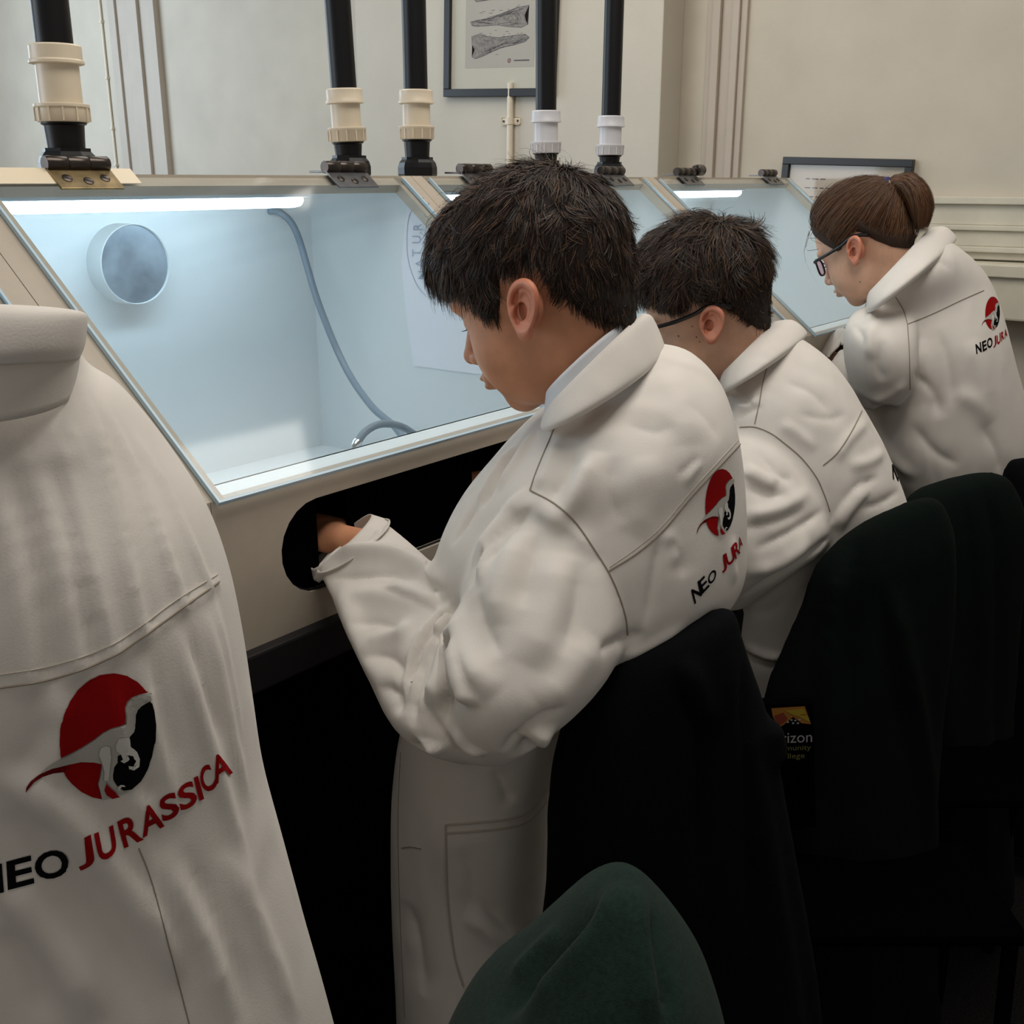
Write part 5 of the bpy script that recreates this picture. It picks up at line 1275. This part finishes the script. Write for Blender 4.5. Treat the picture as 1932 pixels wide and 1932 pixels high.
V0 = strokes(V0, Q0, S0); V0 = wrinkle(V0, Q0, .0005, 26, 2, (1, 1, .2)); V0 = smoothV(V0, Q0, 2, .4); B0 = bvh(V0, Q0)
in0 = [loft([wring((.265, .65, 1.29), (0, .35, 1), .050), wring((.29, .62, 1.20), (0, .3, 1), .055, .05), wring((.29, .61, 1.06), (0, .2, 1), .085, .06), wring((.28, .60, .92), (0, .1, 1), .08, .055), wring((.27, .60, .75), (0, 0, 1), .08, .055)], 4, 32),
       loft([wring((.20, .64, 1.12), (0, 0, 1), .036), wring((.14, .70, 1.02), (0, .5, -.8), .032), wring((.13, .77, .98), (.2, 1, -.1), .03), wring((.15, .84, .985), (.2, 1, .05), .024)], 4, 20),
       loft([wring((.34, .66, 1.10), (0, 0, 1), .036), wring((.35, .71, 1.03), (0, .5, -.8), .032), wring((.37, .77, .985), (.1, 1, -.1), .03), wring((.38, .84, .985), (0, 1, .05), .024)], 4, 20),
       leg_lofts((.20, .61, .74), (.19, .61, 0)), leg_lofts((.34, .60, .74), (.35, .60, 0))]
near = body_mesh('person', T0, np.array([0, 0, 0]), in0, [hand_at((.15, .835, .985), (.2, 1, 0), .3), hand_at((.38, .835, .985), (0, 1, 0), -.3, True)], m_skin_pale,
                 'person in a long white lab coat seen from behind, closest, at the left edge', neck=np.array([.285, .62, 1.19]))
coat0 = fastmesh('lab_coat', V0, Q0, m_coat, near)
seam('seam', B0, [(-60, 1305), (0, 1298), (100, 1281), (200, 1245), (270, 1201), (340, 1150), (413, 1098)], coat0, m_seam, .0006)
seam('stitching', B0, [(-60, 1280), (0, 1273), (100, 1256), (200, 1222), (265, 1182), (330, 1134), (410, 1084)], coat0, m_stitch, .0004)
seam('seam', B0, [(262, 1600), (285, 1660), (312, 1760), (357, 1932)], coat0, m_seam, .0004)
emblem(B0, coat0, lambda x, y: (x, y), step=4.5)
q42 = lambda pts: [(x / 4.2, 1240 + y / 4.2) for x, y in pts]
for chx, q, k in (('N', [(-180, 1905), (35, 1858), (15, 1628), (-195, 1680)], 0), ('E', [(65, 1842), (268, 1790), (245, 1565), (50, 1615)], 0), ('O', [(285, 1778), (560, 1722), (530, 1498), (262, 1560)], 0),
                  ('J', [(632, 1690), (758, 1640), (716, 1402), (616, 1452)], 1), ('U', [(790, 1625), (925, 1555), (893, 1325), (738, 1400)], 1), ('R', [(978, 1514), (1135, 1442), (1078, 1222), (925, 1300)], 1),
                  ('A', [(1125, 1430), (1300, 1335), (1242, 1145), (1095, 1200)], 1), ('S', [(1285, 1312), (1425, 1242), (1382, 1052), (1250, 1120)], 1), ('S', [(1427, 1228), (1567, 1152), (1522, 962), (1393, 1035)], 1),
                  ('I', [(1575, 1137), (1612, 1120), (1562, 936), (1528, 955)], 1), ('C', [(1612, 1092), (1722, 1022), (1652, 832), (1560, 895)], 1), ('A', [(1700, 1012), (1838, 915), (1775, 738), (1657, 800)], 1)):
    letter_on(B0, chx, q42(q), m_red if k else m_blk, coat0, .025 if chx != 'I' else 0, step=6)
fold0 = lambda t, th: 1 + .010 * np.sin(th * 5 + t * 2)
collar_mesh('collar_stand', [vring((-330, 650), (150, 650), .60, .075, 0), vring((-338, 700), (147, 690), .60, .082, 15), vring((-345, 750), (134, 735), .60, .090, 62)], coat0, m_coat, .0016)
collar_mesh('collar', [vring((-318, 596), (150, 600), .60, .066, -16), vring((-322, 590), (158, 594), .60, .074, -20), vring((-334, 612), (163, 606), .60, .086, -16), vring((-338, 660), (158, 648), .60, .093, 6), vring((-338, 690), (148, 674), .60, .093, 12)], coat0, m_coat, .0018)
cap0 = hair_cap(line1, thick1); rs0 = np.random.default_rng(5)
s0 = strands(cap0, 9000, w1, len1, lift1, line1, rs0, .0013, 5, .16, gravity=np.array([0, .1, -.35]))
hair_object('hair', [(cap0[0], cap0[1], [0]), (*s0, [1, 1, 2, 3])], [m_cap, m_hA, m_hB, m_hC], near, T0, rs0)
fastmesh('trousers', *remesh([leg_lofts((.20, .61, .74), (.19, .61, 0), (.058, .052, .048, .045)), leg_lofts((.34, .60, .74), (.35, .60, 0), (.058, .052, .048, .045))], .009, 2), m_trouser, near)
for f in ((.19, .61, 0), (.35, .60, 0)): shoe('shoe', f, near, m_trouser)
lash(T0, near, m_hA)

# ---------------------------------------------------------------- chairs with dark coats hung over them
m_fleece = mat('green_fleece', (.0018, .0044, .0033), .95, noise=.25, nscale=300, bump=.3, bscale=900, spec=.1)
m_fleece2 = mat('bright_green_fleece', (.009, .021, .016), .95, noise=.25, nscale=300, bump=.3, bscale=900, spec=.1, sheen=.03)
m_navy = mat('navy_fleece', (.0012, .0018, .0026), .95, noise=.25, nscale=300, bump=.3, bscale=900, spec=.1)
m_chair = mat('chair_shell', (.0012, .0012, .0014), .8, spec=0); m_leg = mat('chair_leg', (.002, .002, .0022), .7, spec=0)
def chair(x, y, label, zb, yaw=0.0):
    root = empty('chair', (x, y, 0)); tag(root, label, 'chair')
    M = Matrix.Rotation(yaw, 4, 'Z')
    def add(o): o.parent = root
    bw = .06
    bk = MB(); bk.box((-bw, -.196, zb - .20), (bw, -.188, zb), None, .003); add(bk.build('backrest', m_chair))
    st_ = MB(); st_.box((-.15, -.16, .435), (.15, .05, .455), None, .01); add(st_.build('seat', m_chair))
    for sx_, sy_ in ((-1, -1), (1, -1), (1, 1), (-1, 1)):
        add(MB().tube([(sx_ * .13, sy_ * .09 - .05, .44), (sx_ * .14, sy_ * .11 - .05, 0.0)], .010, 10).build('leg', m_leg, smooth=True))
    for sx_ in (-1, 1): add(MB().tube([(sx_ * .045, -.13, .45), (sx_ * .045, -.18, .50), (sx_ * .04, -.192, zb - .03)], .006, 10).build('back_post', m_leg, smooth=True))
    root.rotation_euler = (0, 0, yaw)
    return root
def drape(name, label, rings, m, vox, folds, seed, wr=.002, nfold=7, amp=.05):
    r_ = np.random.default_rng(seed); ph = r_.uniform(0, 6.28, 4)
    fold = lambda t, th: 1 + amp * np.clip(t * 2.2, 0, 1) * (np.sin(th * nfold + ph[0] + t * 1.5) * .6 + np.sin(th * (nfold * 2 - 3) + ph[1] - t * 2) * .4)
    V, Q = remesh([loft(rings, M=96, fold=fold)], vox, 4)
    V = strokes(V, Q, folds); V = wrinkle(V, Q, wr, 16, seed); V = smoothV(V, Q, 1, .4)
    o = fastmesh(name, V, Q, m); tag(o, label, 'jacket'); return o, bvh(V, Q)
dr1, BD1 = drape('jacket', 'near-black jacket hung over the chair behind the nearest boy', [ring((1180, 1240), (1360, 1150), .93, .012), ring((1128, 1252), (1388, 1150), .93, .030), ring((1090, 1300), (1404, 1210), .93, .045), ring((1062, 1370), (1432, 1300), .93, .05),
      ring((1036, 1480), (1462, 1420), .93, .055), ring((1030, 1640), (1495, 1600), .93, .06), ring((1010, 1830), (1530, 1800), .93, .06), ring((990, 2050), (1560, 2050), .93, .065)], m_navy, .006,
      [([(1270, 1260), (1300, 1340), (1324, 1400), (1322, 1550), (1320, 1700)], .010, -.014), ([(1290, 1240), (1320, 1320), (1338, 1380)], .012, .010), ([(1405, 1220), (1412, 1400), (1415, 1600), (1420, 1800)], .010, -.012), ([(1440, 1330), (1480, 1500), (1510, 1700)], .014, .012), ([(1160, 1300), (1150, 1500), (1145, 1750)], .02, .008)], 41)
dr2, BD2 = drape('jacket', 'dark green jacket hung over the chair behind the second boy', [ring((1640, 985), (1735, 940), 1.40, .012), ring((1592, 1015), (1775, 945), 1.40, .03), ring((1540, 1075), (1800, 1010), 1.40, .05), ring((1512, 1160), (1800, 1110), 1.40, .06),
      ring((1480, 1240), (1790, 1220), 1.40, .07), ring((1448, 1330), (1775, 1330), 1.40, .075), ring((1440, 1480), (1765, 1480), 1.40, .08), ring((1450, 1660), (1770, 1660), 1.40, .08), ring((1470, 1900), (1775, 1900), 1.40, .08)], m_fleece, .007,
      [([(1600, 1030), (1575, 1150), (1560, 1300), (1555, 1500)], .016, .012), ([(1625, 1010), (1610, 1150), (1600, 1350)], .014, -.012), ([(1680, 1100), (1705, 1220), (1740, 1400), (1760, 1600)], .014, .014), ([(1660, 1100), (1680, 1250), (1710, 1450)], .012, -.012)], 42)
dr3, BD3 = drape('jacket', 'dark green jacket with wide smooth shoulders over the far chair at right', [ring((1790, 905), (1870, 890), 1.72, .015), ring((1720, 935), (1905, 905), 1.72, .04), ring((1690, 990), (1932, 975), 1.72, .06), ring((1690, 1100), (1925, 1080), 1.72, .07),
      ring((1700, 1300), (1905, 1290), 1.72, .075), ring((1720, 1500), (1900, 1500), 1.72, .08), ring((1735, 1640), (1905, 1665), 1.72, .08), ring((1738, 1668), (1904, 1700), 1.72, .06)], m_fleece, .008,
      [([(1850, 905), (1880, 1000), (1888, 1150), (1886, 1350), (1890, 1600)], .014, -.014), ([(1740, 950), (1760, 1100), (1790, 1300), (1800, 1550)], .02, .012), ([(1820, 920), (1835, 1100), (1840, 1400)], .02, -.010)], 43)
dr4, BD4 = drape('jacket', 'brighter green fleece over the closest chair, at the bottom edge', [ring((1172, 1664), (1202, 1664), .60, .012), ring((1140, 1682), (1228, 1690), .60, .035), ring((1082, 1730), (1275, 1742), .60, .06), ring((1030, 1790), (1318, 1800), .60, .08),
      ring((945, 1865), (1345, 1870), .60, .09), ring((860, 1945), (1366, 1945), .60, .10), ring((800, 2100), (1400, 2100), .60, .10), ring((780, 2400), (1440, 2400), .60, .10)], m_fleece2, .005,
      [([(1150, 1690), (1090, 1760), (1020, 1840), (930, 1932)], .010, -.012), ([(1185, 1665), (1130, 1740), (1060, 1830), (980, 1932)], .014, .010), ([(1228, 1700), (1240, 1780), (1255, 1860), (1268, 1932)], .008, -.012), ([(1205, 1670), (1215, 1760), (1228, 1850), (1240, 1932)], .012, .008), ([(1060, 1750), (1010, 1800), (960, 1850)], .008, .006)], 44, .0012, 5, .03)
dr5, BD5 = drape('jacket', 'black jacket at the right edge, beside the far green one', [ring((1900, 870), (1960, 860), 1.95, .02), ring((1890, 930), (1990, 925), 1.95, .05), ring((1885, 1100), (2000, 1100), 1.95, .06), ring((1880, 1400), (2000, 1400), 1.95, .06), ring((1885, 1600), (2005, 1600), 1.95, .06)], m_navy, .01, [], 45)
def under(px, py, d): return P(px, py, d)
for (px, py, d, dz, lb) in ((1250, 1200, .93, .01, 'chair under the near-black jacket behind the nearest boy'), (1680, 970, 1.40, .0, 'chair under the dark green jacket behind the second boy'),
                            (1820, 930, 1.72, .0, 'far chair under the wide-shouldered green jacket'), (1190, 1690, .60, .0, 'closest chair, wholly under the brighter green fleece')):
    p = P(px, py, d); zb = p[2] - .08
    ch_ = chair(p[0] - .192 * _ch, p[1] - .192 * _sh, lb, zb, math.radians(127.2))
# black carrier bag with college print, between the chairs
bag = empty('carrier_bag', tuple(P(1500, 1400, 1.30))); tag(bag, 'black bag with orange pattern and college lettering, hanging between chairs', 'bag')
bp = [P(x, y, 1.30) for x, y in ((1400, 1330), (1534, 1328), (1540, 1560), (1400, 1570))]
bm = bmesh.new(); f_ = bm.faces.new([bm.verts.new(p) for p in bp]); r_ = bmesh.ops.extrude_face_region(bm, geom=[f_])
for v in [g for g in r_['geom'] if isinstance(g, bmesh.types.BMVert)]: v.co += Vector(FWD * .02)
bmesh.ops.recalc_face_normals(bm, faces=bm.faces[:]); me = bpy.data.meshes.new('bag_body'); bm.to_mesh(me); bm.free()
bo = adopt(link_mesh('bag_body', me, m_blackmat), bag)
BB = BVHTree.FromObject(bo, bpy.context.evaluated_depsgraph_get()) if False else bvh(np.array([v.co[:] for v in me.vertices]), np.array([tuple(p.vertices) for p in me.polygons]))
m_or = mat('print_orange', hexc('8a5a12'), .7); m_ye = mat('print_yellow', hexc('8f7a14'), .7); m_rd = mat('print_red', hexc('6e2410'), .7); m_wh = mat('print_white', hexc('8c8c8c'), .7); m_ol = mat('print_olive', hexc('5c5a2a'), .7)
def bpart(o):
    if o: adopt(o, bag)
bpart(drape_poly(BB, 'print_patch', [[(1455, 1336), (1518, 1332), (1530, 1366), (1512, 1364), (1496, 1352), (1480, 1366), (1470, 1372), (1458, 1352)]], m_or, None, .0006, 8))
bpart(drape_poly(BB, 'print_patch', [[(1480, 1340), (1516, 1336), (1520, 1346), (1500, 1350)], [(1500, 1348), (1524, 1350), (1528, 1362)]], m_ye, None, .0010, 8))
bpart(drape_poly(BB, 'print_patch', [[(1460, 1350), (1478, 1344), (1486, 1356), (1470, 1368)]], m_rd, None, .0012, 8))
def word(B, txt, x, y, w, h, m, slope=-.04, bold=0):
    V, Fc = text_polys(txt, bold); x0, x1 = V[:, 0].min(), V[:, 0].max(); y0, y1 = V[:, 1].min(), V[:, 1].max()
    a = x + (V[:, 0] - x0) / (x1 - x0) * w; b = y - (V[:, 1] - y0) / (y1 - y0) * h + (a - x) * slope
    return drape_poly(B, 'lettering', [(np.column_stack([a, b, 0 * a]), Fc)], m, None, .0007, 8)
bpart(word(BB, 'rizon', 1474, 1402, 58, 19, m_wh)); bpart(word(BB, 'munity', 1482, 1419, 48, 12, m_ol)); bpart(word(BB, 'llege', 1486, 1434, 32, 13, m_ol))
bpart(drape_poly(BB, 'print_dots', [[(x, y), (x + 4, y), (x + 4, y + 3), (x, y + 3)] for x, y in ((1484, 1360), (1491, 1356), (1498, 1357), (1503, 1362), (1506, 1355), (1494, 1362))], m_wh, None, .0014, 8))
